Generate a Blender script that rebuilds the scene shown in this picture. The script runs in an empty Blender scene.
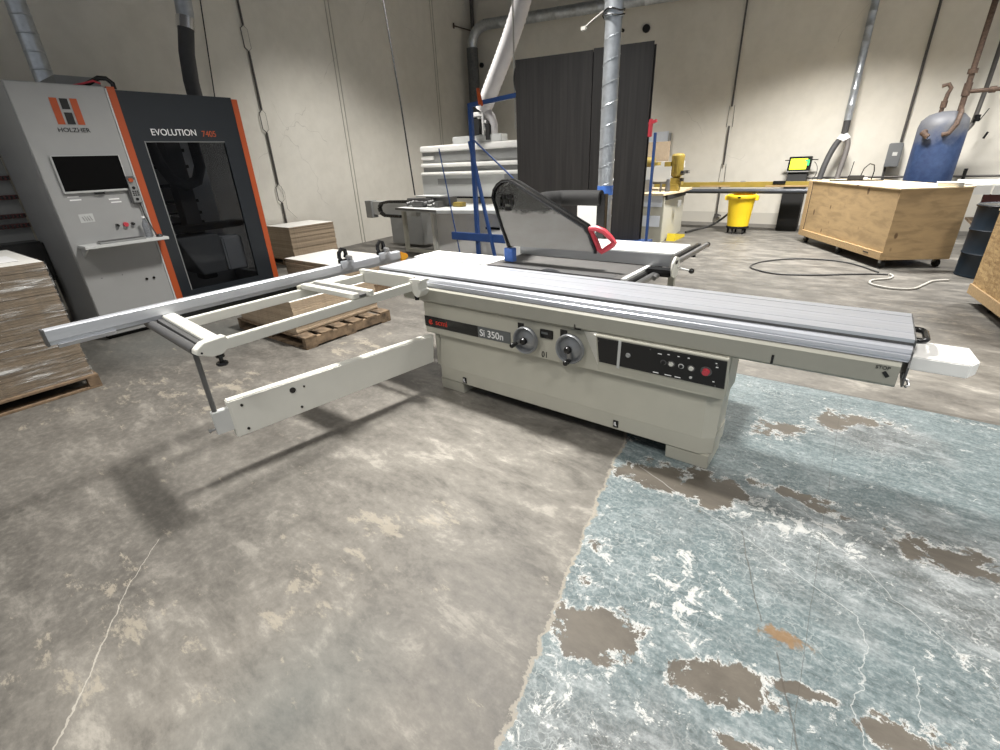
import bpy, bmesh, math, random
from mathutils import Vector, Matrix
random.seed(7)
C = bpy.context.scene.collection
PI = math.pi
OFF = {}            # thing -> world position its parts are measured from

# ------------------------------------------------------------------ materials
def nodes(name):
    m = bpy.data.materials.new(name); m.use_nodes = True
    nt = m.node_tree; b = nt.nodes['Principled BSDF']
    return m, nt, b
def N(nt, t, **k):
    n = nt.nodes.new(t)
    for a, v in k.items():
        if a.startswith('i_'): n.inputs[a[2:].replace('_', ' ')].default_value = v
        else: setattr(n, a, v)
    return n
def Lk(nt, a, b): nt.links.new(a, b)
def coords(nt, scale=(1,1,1), kind='Object'):
    tc = N(nt, 'ShaderNodeTexCoord'); mp = N(nt, 'ShaderNodeMapping')
    mp.inputs['Scale'].default_value = scale
    Lk(nt, tc.outputs[kind], mp.inputs['Vector']); return mp.outputs['Vector']
def ramp(nt, fac, stops):
    r = N(nt, 'ShaderNodeValToRGB'); e = r.color_ramp.elements
    while len(e) < len(stops): e.new(0.5)
    for i, (p, c) in enumerate(stops):
        e[i].position = p; e[i].color = c if len(c) == 4 else (*c, 1)
    Lk(nt, fac, r.inputs['Fac']); return r.outputs['Color']
def math_(nt, op, a, b=None, c=None, clamp=False):
    n = N(nt, 'ShaderNodeMath', operation=op); n.use_clamp = clamp
    for i, v in enumerate((a, b, c)):
        if v is None: continue
        if isinstance(v, (int, float)): n.inputs[i].default_value = v
        else: Lk(nt, v, n.inputs[i])
    return n.outputs[0]
def mix(nt, f, a, b, blend='MIX'):
    n = N(nt, 'ShaderNodeMix', data_type='RGBA', blend_type=blend)
    for i, v in ((0, f), (6, a), (7, b)):
        if isinstance(v, (int, float)): n.inputs[i].default_value = v
        elif isinstance(v, tuple): n.inputs[i].default_value = v if len(v) == 4 else (*v, 1)
        else: Lk(nt, v, n.inputs[i])
    return n.outputs[2]
def noise(nt, vec, scale, detail=4, rough=.55, dist=0):
    n = N(nt, 'ShaderNodeTexNoise'); n.inputs['Scale'].default_value = scale
    n.inputs['Detail'].default_value = detail; n.inputs['Roughness'].default_value = rough
    n.inputs['Distortion'].default_value = dist
    Lk(nt, vec, n.inputs['Vector']); return n.outputs['Fac']
def sc(c, k): return tuple(min(1, v*k) for v in c)

def paint(name, col, rough=.5, metal=0., var=.08, scale=6, stretch=(1,1,1), bump=0., rvar=.0, rnd=0.):
    m, nt, b = nodes(name)
    v = coords(nt, stretch); n = noise(nt, v, scale, 6, .6)
    col_o = ramp(nt, n, [(.3, sc(col, 1-var)), (.7, sc(col, 1+var))])
    if rnd:
        oi = N(nt, 'ShaderNodeObjectInfo')
        k = math_(nt, 'MULTIPLY_ADD', oi.outputs['Random'], 2*rnd, 1-rnd)
        hsv = N(nt, 'ShaderNodeHueSaturation'); Lk(nt, col_o, hsv.inputs['Color']); Lk(nt, k, hsv.inputs['Value'])
        col_o = hsv.outputs['Color']
    Lk(nt, col_o, b.inputs['Base Color'])
    b.inputs['Roughness'].default_value = rough; b.inputs['Metallic'].default_value = metal
    if rvar:
        Lk(nt, math_(nt, 'MULTIPLY_ADD', n, rvar, rough-rvar/2), b.inputs['Roughness'])
    if bump:
        bp = N(nt, 'ShaderNodeBump'); bp.inputs['Strength'].default_value = bump; bp.inputs['Distance'].default_value = .01
        Lk(nt, noise(nt, v, scale*6, 4), bp.inputs['Height']); Lk(nt, bp.outputs['Normal'], b.inputs['Normal'])
    return m

M = {}
M['greige'] = paint('greige_paint', (.44,.43,.365), .40, var=.03)
M['greige_shaded'] = paint('greige_beam_shade', (.33,.325,.28), .38, var=.03)  # greige darkened in colour for the shade below the table overhang
M['white'] = paint('white_paint', (.69,.685,.63), .4, var=.03)
M['white2'] = paint('white_laminate', (.86,.855,.83), .35, var=.03)
M['alu'] = paint('brushed_aluminium', (.64,.66,.71), .28, .5, var=.16, scale=5, stretch=(.12,30,30))
M['alu_y'] = paint('brushed_aluminium_fence', (.58,.60,.64), .33, .4, var=.07, scale=5, stretch=(6,.6,6))
M['chrome'] = paint('polished_steel', (.75,.75,.76), .2, 1., var=.02)
M['steel'] = paint('dull_steel', (.33,.33,.33), .35, .85, var=.1)
M['iron'] = paint('cast_iron_top', (.16,.155,.15), .42, .35, var=.1, scale=9)
M['black'] = paint('black_plastic', (.010,.010,.010), .25, var=.1)
M['black_m'] = paint('matt_black', (.011,.011,.011), .8, var=.1)
M['dkgrey'] = paint('dark_grey_metal', (.12,.12,.12), .45, .3, var=.1)
M['wheel'] = paint('grey_handwheel', (.25,.26,.27), .33, .4, var=.12)
M['nameg'] = paint('nameplate_grey', (.11,.12,.12), .4, var=.02)
M['red'] = paint('red_plastic', (.55,.05,.07), .4, var=.05)
M['redtxt'] = paint('red_print', (.75,.05,.03), .5, var=.02)
M['whitetxt'] = paint('white_print', (.85,.85,.85), .5, var=.02)
M['blacktxt'] = paint('black_print', (.01,.01,.01), .5, var=.02)
M['orange'] = paint('orange_paint', (.42,.075,.018), .45, var=.04)
M['orange2'] = paint('orange_plastic', (.9,.42,.03), .4, var=.05)
M['blue'] = paint('blue_steel_paint', (.022,.062,.20), .4, var=.12)
M['bluetape'] = paint('blue_tape', (.06,.17,.55), .5, var=.15, scale=20)
M['cncgrey'] = paint('machine_light_grey', (.35,.353,.35), .4, var=.02)
M['cncdark'] = paint('anthracite_door', (.013,.017,.022), .4, var=.05)
M['midgrey'] = paint('mid_grey_paint', (.27,.275,.27), .45, var=.04)
M['ltgrey'] = paint('light_grey_sheet_metal', (.56,.57,.56), .4, var=.03)
M['galv'] = paint('galvanised_steel', (.50,.53,.56), .34, .75, var=.18, scale=14, rvar=.15)
M['rubberhose'] = paint('grey_flexible_hose', (.05,.05,.052), .6, var=.15)
M['whitehose'] = paint('white_flexible_hose', (.62,.60,.60), .6, var=.06)
M['yellow'] = paint('yellow_plastic', (.88,.62,.02), .45, var=.05, scale=3)
M['yellow2'] = paint('yellow_sign', (.55,.42,.02), .5, var=.05)
M['ochre'] = paint('ochre_enamel', (.30,.22,.045), .45, var=.15)
M['pine'] = paint('bare_wood', (.42,.29,.15), .7, var=.2, scale=5, stretch=(1,8,8), bump=.2)
M['pallet'] = paint('pallet_wood', (.19,.13,.08), .8, var=.35, scale=9, stretch=(2,2,2), bump=.3, rnd=.1)
M['palletdark'] = paint('stained_pallet_wood', (.15,.105,.065), .8, var=.75, scale=9, bump=.3)
M['board'] = paint('particleboard_edge', (.39,.305,.215), .75, var=.12, scale=40, stretch=(1,1,1), rnd=.10)
M['boardtop'] = paint('melamine_face', (.74,.73,.69), .5, var=.02)
M['boardw'] = paint('wrapped_particleboard', (.215,.165,.115), .6, var=.16, scale=30, rnd=.10)
M['rust'] = paint('rusty_pipe', (.085,.055,.04), .6, .3, var=.5, scale=30)
M['cable'] = paint('dark_cable', (.03,.03,.03), .6, var=.1)
M['cablew'] = paint('pale_cable', (.36,.35,.32), .6, var=.1)
M['conduit'] = paint('steel_conduit', (.10,.095,.09), .5, .5, var=.1)
M['boxgrey'] = paint('electrical_box_grey', (.17,.18,.19), .5, .2, var=.05)
M['bluedrum'] = paint('blue_drum_paint', (.004,.011,.020), .4, var=.2)
M['darkred'] = paint('dark_red_paint', (.10,.03,.03), .5, var=.3)
M['paper'] = paint('paper_notice', (.66,.70,.76), .7, var=.04)
M['screenoff'] = paint('screen_black', (.0015,.0015,.0015), .55, var=.0)
M['screenoff'].node_tree.nodes['Principled BSDF'].inputs['Specular IOR Level'].default_value = .1
M['caulk'] = paint('wall_patch', (.42,.40,.35), .8, var=.1)

def striped(name, base, dark, axis_scale, rough):
    m, nt, b = nodes(name)
    v = coords(nt, axis_scale)
    n = noise(nt, v, 1.0, 8, .62); c = ramp(nt, n, [(.3, dark), (.72, base)])
    Lk(nt, c, b.inputs['Base Color']); b.inputs['Roughness'].default_value = rough
    return m
M['laminate'] = striped('dark_woodgrain_laminate', (.036,.033,.031), (.014,.013,.0125), (30, 30, .8), .42)

def plywood(name, col, dark, knots=True, osb=False):
    m, nt, b = nodes(name)
    if osb:
        v = coords(nt, (1,1,1)); vo = N(nt, 'ShaderNodeTexVoronoi'); vo.inputs['Scale'].default_value = 22
        dv = N(nt, 'ShaderNodeMapping'); dv.inputs['Scale'].default_value = (1, .5, 2.2); Lk(nt, v, dv.inputs['Vector'])
        Lk(nt, dv.outputs[0], vo.inputs['Vector'])
        bw = N(nt, 'ShaderNodeRGBToBW'); Lk(nt, vo.outputs['Color'], bw.inputs[0]); c = mix(nt, .5, ramp(nt, noise(nt, v, 25, 8, .7, 1.5), [(.3, dark), (.65, col)]), bw.outputs[0], 'SOFT_LIGHT')
    else:
        v = coords(nt, (1.2, 1.2, 5))
        c = ramp(nt, noise(nt, v, 2.2, 8, .6, .6), [(.38, sc(col,.80)), (.5, col), (.62, sc(col, 1.1))])
        kv = N(nt, 'ShaderNodeTexVoronoi'); kv.inputs['Scale'].default_value = 3.0
        km = coords(nt, (1.6, 1.6, .9)); Lk(nt, km, kv.inputs['Vector'])
        k = ramp(nt, kv.outputs['Distance'], [(.10, (1,1,1)), (.15, (0,0,0))])
        if knots: c = mix(nt, k, c, (.15,.09,.045))
    Lk(nt, c, b.inputs['Base Color']); b.inputs['Roughness'].default_value = .75
    return m
M['ply'] = plywood('plywood', (.43,.30,.155), (.30,.205,.105))
M['osb'] = plywood('oriented_strand_board', (.50,.34,.15), (.22,.13,.06), osb=True)
M['plytop'] = plywood('pale_plywood', (.62,.50,.33), (.5,.38,.24))

def glass(name, tint, rough=.05, alpha=.35):
    m, nt, b = nodes(name)
    b.inputs['Base Color'].default_value = (*tint, 1); b.inputs['Roughness'].default_value = rough
    t = N(nt, 'ShaderNodeBsdfTransparent'); t.inputs['Color'].default_value = (.62,.63,.65, 1)
    mx = N(nt, 'ShaderNodeMixShader'); mx.inputs[0].default_value = alpha
    Lk(nt, t.outputs[0], mx.inputs[1]); Lk(nt, b.outputs[0], mx.inputs[2])
    Lk(nt, mx.outputs[0], nt.nodes['Material Output'].inputs['Surface'])
    return m
M['tinted'] = glass('tinted_window_glass', (.012,.013,.015), .08, .12)
M['plastic_clear'] = glass('clear_plastic', (.4,.42,.45), .1, .3)

# dusty acrylic of the saw guard: cloudy below, clear above
def dusty():
    m, nt, b = nodes('dusty_acrylic')
    g = N(nt, 'ShaderNodeNewGeometry'); sep = N(nt, 'ShaderNodeSeparateXYZ'); Lk(nt, g.outputs['Position'], sep.inputs[0])
    v = coords(nt, (3, 3, 6)); n = noise(nt, v, 3, 6, .6)
    z = math_(nt, 'MULTIPLY_ADD', n, .10, math_(nt, 'SUBTRACT', sep.outputs['Z'], .05))
    f = ramp(nt, math_(nt, 'SUBTRACT', z, .0), [(.0, (.8,)*3), (1, (.8,)*3)])
    mr = N(nt, 'ShaderNodeMapRange'); mr.inputs['From Min'].default_value = 1.265; mr.inputs['From Max'].default_value = 1.235
    mr.inputs['To Min'].default_value = .30; mr.inputs['To Max'].default_value = .84; Lk(nt, z, mr.inputs['Value'])
    col = mix(nt, noise(nt, v, 2, 5), (.38,.35,.30), (.52,.51,.48))
    col = mix(nt, mr.outputs[0], (.12,.12,.115), col)
    Lk(nt, col, b.inputs['Base Color']); b.inputs['Roughness'].default_value = .3
    t = N(nt, 'ShaderNodeBsdfTransparent'); t.inputs['Color'].default_value = (.75,.75,.73,1)
    mx = N(nt, 'ShaderNodeMixShader'); Lk(nt, mr.outputs[0], mx.inputs[0])
    Lk(nt, t.outputs[0], mx.inputs[1]); Lk(nt, b.outputs[0], mx.inputs[2])
    Lk(nt, mx.outputs[0], nt.nodes['Material Output'].inputs['Surface'])
    return m
M['dusty'] = dusty()

def wrap_mat():
    m, nt, b = nodes('stretch_wrap')
    b.inputs['Base Color'].default_value = (.8,.8,.78,1); b.inputs['Roughness'].default_value = .12
    v = coords(nt, (1, 1.1, 14)); n = noise(nt, v, 2.4, 10, .66, .5)
    bp = N(nt, 'ShaderNodeBump'); bp.inputs['Strength'].default_value = .9; bp.inputs['Distance'].default_value = .02
    Lk(nt, n, bp.inputs['Height']); Lk(nt, bp.outputs['Normal'], b.inputs['Normal'])
    t = N(nt, 'ShaderNodeBsdfTransparent'); t.inputs['Color'].default_value = (.95,.95,.94,1)
    f = math_(nt, 'MULTIPLY', ramp(nt, n, [(.50, (.04,.04,.04)), (.60, (.30,.30,.30)), (.68, (.95,.95,.95))]), .85)  # white streaks in the mix stand in for shine on the film
    mx = N(nt, 'ShaderNodeMixShader'); Lk(nt, f, mx.inputs[0])
    Lk(nt, t.outputs[0], mx.inputs[1]); Lk(nt, b.outputs[0], mx.inputs[2])
    Lk(nt, mx.outputs[0], nt.nodes['Material Output'].inputs['Surface'])
    return m
M['wrap'] = wrap_mat()

def emit(name, col, s):
    m, nt, b = nodes(name)
    b.inputs['Base Color'].default_value = (*col, 1); b.inputs['Emission Color'].default_value = (*col, 1)
    b.inputs['Emission Strength'].default_value = s; return m
M['yscreen'] = emit('lit_yellow_screen', (.78,.88,.02), .9)
M['gscreen'] = emit('lit_green_screen', (.03,.6,.15), .7)

def tank_mat():
    m, nt, b = nodes('dusty_blue_tank')
    g = N(nt, 'ShaderNodeNewGeometry'); sep = N(nt, 'ShaderNodeSeparateXYZ'); Lk(nt, g.outputs['Position'], sep.inputs[0])
    v = coords(nt, (1,1,1)); n = noise(nt, v, 3, 8, .65)
    z = math_(nt, 'MULTIPLY_ADD', n, .9, sep.outputs['Z'])
    mr = N(nt, 'ShaderNodeMapRange'); mr.inputs['From Min'].default_value = 1.95; mr.inputs['From Max'].default_value = 2.30
    Lk(nt, z, mr.inputs['Value'])
    base = ramp(nt, noise(nt, v, 12, 6), [(.35, (.010,.027,.085)), (.7, (.026,.052,.125))])
    Lk(nt, mix(nt, mr.outputs[0], base, (.11,.115,.13)), b.inputs['Base Color']); b.inputs['Roughness'].default_value = .55
    return m
M['tank'] = tank_mat()

def wall_mat(name, band=None):
    m, nt, b = nodes(name)
    v = coords(nt); n = noise(nt, v, .6, 8, .6); n2 = noise(nt, v, 5, 6, .6)
    c = ramp(nt, n, [(.3, (.60,.575,.51)), (.7, (.70,.675,.61))])
    c = mix(nt, .12, c, ramp(nt, n2, [(.35, (.45,.43,.38)), (.6, (.75,.72,.65))]))
    if band:
        sep = N(nt, 'ShaderNodeSeparateXYZ'); g = N(nt, 'ShaderNodeNewGeometry'); Lk(nt, g.outputs['Position'], sep.inputs[0])
        low = math_(nt, 'LESS_THAN', sep.outputs['Z'], band)
        c = mix(nt, low, c, (.50,.48,.43))
    # fine hairline cracks
    vo = N(nt, 'ShaderNodeTexVoronoi', feature='DISTANCE_TO_EDGE'); vo.inputs['Scale'].default_value = .25
    nv = N(nt, 'ShaderNodeTexNoise'); nv.inputs['Scale'].default_value = 2; Lk(nt, v, nv.inputs['Vector'])
    av = N(nt, 'ShaderNodeVectorMath', operation='MULTIPLY_ADD'); Lk(nt, nv.outputs['Color'], av.inputs[0]); av.inputs[1].default_value = (.5,.5,.5); Lk(nt, v, av.inputs[2])
    Lk(nt, av.outputs[0], vo.inputs['Vector'])
    k = math_(nt, 'MULTIPLY', math_(nt, 'LESS_THAN', vo.outputs['Distance'], .0007), math_(nt, 'GREATER_THAN', n, .54))
    c = mix(nt, math_(nt, 'MULTIPLY', k, .35), c, (.25,.23,.2))
    Lk(nt, c, b.inputs['Base Color']); b.inputs['Roughness'].default_value = .8
    bp = N(nt, 'ShaderNodeBump'); bp.inputs['Strength'].default_value = .15; bp.inputs['Distance'].default_value = .01
    Lk(nt, n2, bp.inputs['Height']); Lk(nt, bp.outputs['Normal'], b.inputs['Normal'])
    return m

def floor_mat():
    m, nt, b = nodes('worn_concrete_floor')
    tc = N(nt, 'ShaderNodeNewGeometry'); P = tc.outputs['Position']
    sep = N(nt, 'ShaderNodeSeparateXYZ'); Lk(nt, P, sep.inputs[0]); X, Y = sep.outputs['X'], sep.outputs['Y']
    mp = N(nt, 'ShaderNodeMapping'); mp.inputs['Rotation'].default_value = (0,0,.5); mp.inputs['Scale'].default_value = (1,2.2,1); Lk(nt, P, mp.inputs['Vector'])
    def blob(cx, cy, rx, ry, rot=0.):
        q = N(nt, 'ShaderNodeMapping'); q.vector_type = 'TEXTURE'
        q.inputs['Location'].default_value = (cx, cy, 0); q.inputs['Rotation'].default_value = (0,0,rot); q.inputs['Scale'].default_value = (rx, ry, 1)
        Lk(nt, P, q.inputs['Vector'])
        l = N(nt, 'ShaderNodeVectorMath', operation='LENGTH'); Lk(nt, q.outputs[0], l.inputs[0])
        return math_(nt, 'SUBTRACT', 1.0, l.outputs['Value'], clamp=True)
    def add(lst):
        s = lst[0]
        for t in lst[1:]: s = math_(nt, 'MAXIMUM', s, t)
        return s
    # bare concrete
    n1 = noise(nt, P, .55, 8, .6, .4); n2 = noise(nt, mp.outputs[0], 2.6, 12, .74, .25); n3 = noise(nt, P, 24, 5, .7)
    c = ramp(nt, n1, [(.40, (.072,.067,.059)), (.5, (.106,.099,.088)), (.6, (.165,.154,.136))])
    c = mix(nt, .55, c, ramp(nt, n2, [(.36, (.046,.043,.038)), (.46, (.092,.086,.076)), (.54, (.127,.119,.105)), (.64, (.27,.253,.222))]))
    c = mix(nt, .25, c, ramp(nt, n3, [(.32, (.06,.056,.05)), (.5,(.14,.13,.115)), (.68, (.30,.28,.245))]))
    # paler, sandier slab next to the painted bay, scattered light scuffs
    warm = add([blob(-1.35,1.7,1.3,1.5), blob(-2.1,2.3,.8,.5), blob(.6,4.4,2.2,1.2), blob(-1.2,-.3,1.0,1.6)])
    c = mix(nt, math_(nt, 'MULTIPLY', warm, .62), c, ramp(nt, n2, [(.38, (.13,.121,.106)), (.48, (.235,.22,.191)), (.56, (.30,.282,.247)), (.64, (.50,.47,.41))]))
    cool = add([blob(-5.6,1.7,1.5,1.0,.9), blob(-1.15,.3,.35,.5)])
    c = mix(nt, math_(nt, 'MULTIPLY', cool, .45), c, (.12,.135,.13))
    sc1 = noise(nt, mp.outputs[0], 3.4, 14, .78, .15)
    dustzone = add([blob(-4.0,1.25,1.9,.75,.75), blob(-2.0,.1,.7,.5), blob(-1.5,.8,.6,.9), blob(-3.6,2.6,.9,.6), blob(1.0,6.2,1.6,1.2)])
    sf = math_(nt, 'MULTIPLY', ramp(nt, math_(nt, 'MULTIPLY_ADD', dustzone, .11, sc1), [(.615, (0,0,0)), (.66, (1,1,1))]), .5)
    c = mix(nt, sf, c, (.37,.33,.26))
    far = math_(nt, 'MULTIPLY', math_(nt, 'SUBTRACT', Y, 4.6), .45, clamp=True)   # floor colour grades darker towards the back
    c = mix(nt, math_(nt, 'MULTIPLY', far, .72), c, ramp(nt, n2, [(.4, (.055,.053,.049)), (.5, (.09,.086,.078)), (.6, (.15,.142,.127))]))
    # painted bay
    en = noise(nt, P, 1.6, 8, .65); en2 = math_(nt, 'MULTIPLY_ADD', noise(nt, P, 4, 14, .8), .20, -.10)
    edge = math_(nt, 'MULTIPLY_ADD', Y, -.20, -.41)               # X of the ragged edge, 0.61..2.33
    ex = math_(nt, 'ADD', math_(nt, 'SUBTRACT', X, edge), en2)
    inx = math_(nt, 'GREATER_THAN', ex, 0.0)
    iny = math_(nt, 'LESS_THAN', math_(nt, 'MULTIPLY_ADD', en, .03, Y), 3.76)
    bay = math_(nt, 'MULTIPLY', inx, iny)
    rim = math_(nt, 'MULTIPLY', math_(nt, 'LESS_THAN', math_(nt, 'ABSOLUTE', math_(nt, 'ADD', ex, .008)), .008), iny)
    b1 = noise(nt, P, 1.7, 9, .66, .5); b2 = noise(nt, mp.outputs[0], 4.0, 13, .76, .3); b3 = noise(nt, mp.outputs[0], 16, 10, .8)
    blue = ramp(nt, b1, [(.40, (.075,.108,.115)), (.5, (.135,.188,.198)), (.6, (.25,.30,.308))])
    blue = mix(nt, .5, blue, ramp(nt, b2, [(.36, (.035,.048,.050)), (.45, (.105,.142,.149)), (.54, (.165,.215,.223)), (.63, (.44,.47,.475))]))
    blue = mix(nt, .40, blue, ramp(nt, b3, [(.40, (.035,.048,.05)), (.48, (.14,.175,.18)), (.54, (.21,.25,.255)), (.62, (.55,.57,.57))]))
    worn = add([blob(.65,2.15,1.6,.7,.15), blob(1.2,1.5,.9,.7), blob(-.1,.75,.9,.45), blob(.3,3.2,.6,.4)])
    worn = ramp(nt, math_(nt, 'ADD', worn, math_(nt, 'MULTIPLY_ADD', b1, 1.6, -.8)), [(.25, (0,0,0)), (.75, (1,1,1))])
    blue = mix(nt, math_(nt, 'MULTIPLY', worn, .7), blue, ramp(nt, b2, [(.4, (.085,.078,.07)), (.5, (.17,.17,.168)), (.6, (.40,.41,.41))]))
    # peeled patches
    pn = noise(nt, P, 2.4, 14, .72, .35); pn2 = noise(nt, P, 8.5, 12, .78, .4)
    peel = math_(nt, 'ADD', math_(nt, 'MULTIPLY', pn, .55), math_(nt, 'MULTIPLY', pn2, .45))
    bias = add([math_(nt, 'MULTIPLY', blob(cx, cy, rx, ry, ro), k) for cx, cy, rx, ry, ro, k in (
        (-.46,1.12,.24,.17,.3,.56), (-.06,1.18,.26,.12,.35,.50), (.17,1.30,.20,.05,.3,.50), (.38,1.30,.22,.10,.3,.46), (-.59,1.30,.06,.05,0,.40), (.05,1.02,.25,.06,.3,.36),
        (-.62,2.14,.34,.20,0,.58), (-.34,2.18,.30,.22,.2,.52), (-.02,2.36,.34,.12,0,.50), (.12,2.32,.18,.09,0,.46), (.58,2.26,.34,.16,.1,.46), (.95,2.1,.35,.2,0,.42), (-.14,3.02,.22,.14,.3,.36), (.10,3.3,.14,.25,0,.32), (.3,3.4,.3,.15,0,.28))])
    f = math_(nt, 'ADD', peel, math_(nt, 'MULTIPLY', bias, .44))
    peeled = ramp(nt, f, [(.600, (0,0,0)), (.606, (1,1,1))])
    fn = noise(nt, P, 12.0, 14, .78, .6)
    wb = add([math_(nt, 'MULTIPLY', blob(cx, cy, rx, ry, ro), k) for cx, cy, rx, ry, ro, k in (
        (-.24,1.45,.22,.40,.2,.34), (.05,2.13,.60,.18,-.1,.36), (-.35,.82,.5,.3,0,.24), (.0,.75,.5,.25,0,.22), (.9,2.0,.7,.3,0,.14), (-.62,1.5,.2,.5,0,.16), (.6,1.7,.2,.6,.2,.12))])
    wf = math_(nt, 'ADD', fn, math_(nt, 'MULTIPLY', wb, .33))
    fring = math_(nt, 'MULTIPLY', ramp(nt, f, [(.572, (0,0,0)), (.584, (1,1,1))]), ramp(nt, noise(nt, P, 11, 9, .8), [(.46, (0,0,0)), (.52, (1,1,1))]))
    white = math_(nt, 'MAXIMUM', fring, ramp(nt, wf, [(.605, (0,0,0)), (.625, (1,1,1))]))
    blue = mix(nt, white, blue, ramp(nt, b3, [(.3, (.50,.50,.48)), (.7, (.74,.74,.71))]))
    cv = N(nt, 'ShaderNodeTexVoronoi', feature='DISTANCE_TO_EDGE'); cv.inputs['Scale'].default_value = 22
    nd = N(nt, 'ShaderNodeTexNoise'); nd.inputs['Scale'].default_value = 9; nd.inputs['Detail'].default_value = 8; Lk(nt, P, nd.inputs['Vector'])
    va = N(nt, 'ShaderNodeVectorMath', operation='MULTIPLY_ADD'); Lk(nt, nd.outputs['Color'], va.inputs[0]); va.inputs[1].default_value = (.16,.16,.16); Lk(nt, P, va.inputs[2]); Lk(nt, va.outputs[0], cv.inputs['Vector'])
    zone = ramp(nt, math_(nt, 'ADD', noise(nt, P, 1.9, 8, .7), math_(nt, 'MULTIPLY', add([blob(-.55,.75,.5,.45), blob(-.3,1.6,.5,.5), blob(.2,1.95,.8,.3)]), .16)), [(.50, (0,0,0)), (.60, (1,1,1))])
    crk = math_(nt, 'MULTIPLY', math_(nt, 'LESS_THAN', cv.outputs['Distance'], .035), zone)
    blue = mix(nt, math_(nt, 'MULTIPLY', crk, .35), blue, (.58,.60,.59))
    grain = noise(nt, P, 60, 6, .7)
    blue = mix(nt, .20, blue, ramp(nt, grain, [(.42, (.05,.065,.068)), (.5, (.16,.20,.205)), (.58, (.42,.45,.45))]))
    blue = mix(nt, .13, blue, (.03,.037,.04))
    under = ramp(nt, n2, [(.3, (.075,.066,.054)), (.7, (.15,.132,.108))])
    blue = mix(nt, peeled, blue, under)
    rb = blob(.10,1.47,.12,.07,.2)
    rust = math_(nt, 'MULTIPLY', ramp(nt, math_(nt, 'ADD', rb, math_(nt, 'MULTIPLY_ADD', pn2, 3.2, -1.6)), [(.30, (0,0,0)), (.55, (1,1,1))]), math_(nt, 'MULTIPLY', rb, 3.0, clamp=True))
    blue = mix(nt, math_(nt, 'MULTIPLY', rust, .8), blue, (.22,.125,.05))
    c = mix(nt, bay, c, blue)
    c = mix(nt, math_(nt, 'MULTIPLY', rim, .55), c, (.36,.33,.27))
    # saw-cut joints and scratches
    def line(x0, y0, x1, y1, w, wob=.0):
        dx, dy = x1-x0, y1-y0; L = math.hypot(dx, dy); ux, uy = dx/L, dy/L
        ax = math_(nt, 'SUBTRACT', X, x0); ay = math_(nt, 'SUBTRACT', Y, y0)
        t = math_(nt, 'ADD', math_(nt, 'MULTIPLY', ax, ux), math_(nt, 'MULTIPLY', ay, uy))
        d = math_(nt, 'SUBTRACT', math_(nt, 'MULTIPLY', ax, uy), math_(nt, 'MULTIPLY', ay, ux))
        if wob: d = math_(nt, 'ADD', d, math_(nt, 'MULTIPLY_ADD', noise(nt, P, 3.5, 5, .6), wob, -wob/2))
        ins = math_(nt, 'MULTIPLY', math_(nt, 'GREATER_THAN', t, 0), math_(nt, 'LESS_THAN', t, L))
        return math_(nt, 'MULTIPLY', ins, math_(nt, 'LESS_THAN', math_(nt, 'ABSOLUTE', d), w))
    dark = add([line(-.87,3.3,-.87,2.35,.004), line(-12,3.27,-.5,3.27,.006), line(.5,3.77,8,3.77,.006), line(-.87,3.75,8,3.76,.006), line(.2,-4,.14,3.76,.001,.02), line(-1.82,3.3,-1.9,13,.006), line(-10,6.6,6,6.6,.006), line(-.55,1.9,-1.95,.35,0.0001), line(-.15,1.95,.02,1.5,.0025,.05), line(.08,1.4,.22,1.0,.003,.05)])
    c = mix(nt, math_(nt, 'MULTIPLY', dark, .6), c, (.07,.06,.05))
    lite = add([line(-.72,2.18,.3,1.72,.0018,.05), line(.3,1.72,.34,.8,.0022,.22), line(-.05,2.35,.62,1.7,.0015,.1), line(.45,1.6,.55,1.0,.0015,.15)])
    c = mix(nt, math_(nt, 'MULTIPLY', lite, .4), c, (.6,.6,.58))
    crack = add([line(-2.40,.37,-2.10,.12,.0018,.10), line(-2.10,.12,-1.60,-.20,.0028,.12)])
    c = mix(nt, math_(nt, 'MULTIPLY', crack, .5), c, (.5,.47,.41))
    Lk(nt, c, b.inputs['Base Color'])
    rr = math_(nt, 'MULTIPLY_ADD', n2, .35, .34); Lk(nt, rr, b.inputs['Roughness'])
    b.inputs['Specular IOR Level'].default_value = .3
    bp = N(nt, 'ShaderNodeBump'); bp.inputs['Strength'].default_value = .13; bp.inputs['Distance'].default_value = .01
    h = math_(nt, 'SUBTRACT', math_(nt, 'MULTIPLY', n3, .4), math_(nt, 'MULTIPLY', math_(nt, 'MULTIPLY', peeled, bay), .5))
    Lk(nt, h, bp.inputs['Height']); Lk(nt, bp.outputs['Normal'], b.inputs['Normal'])
    return m

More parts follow.
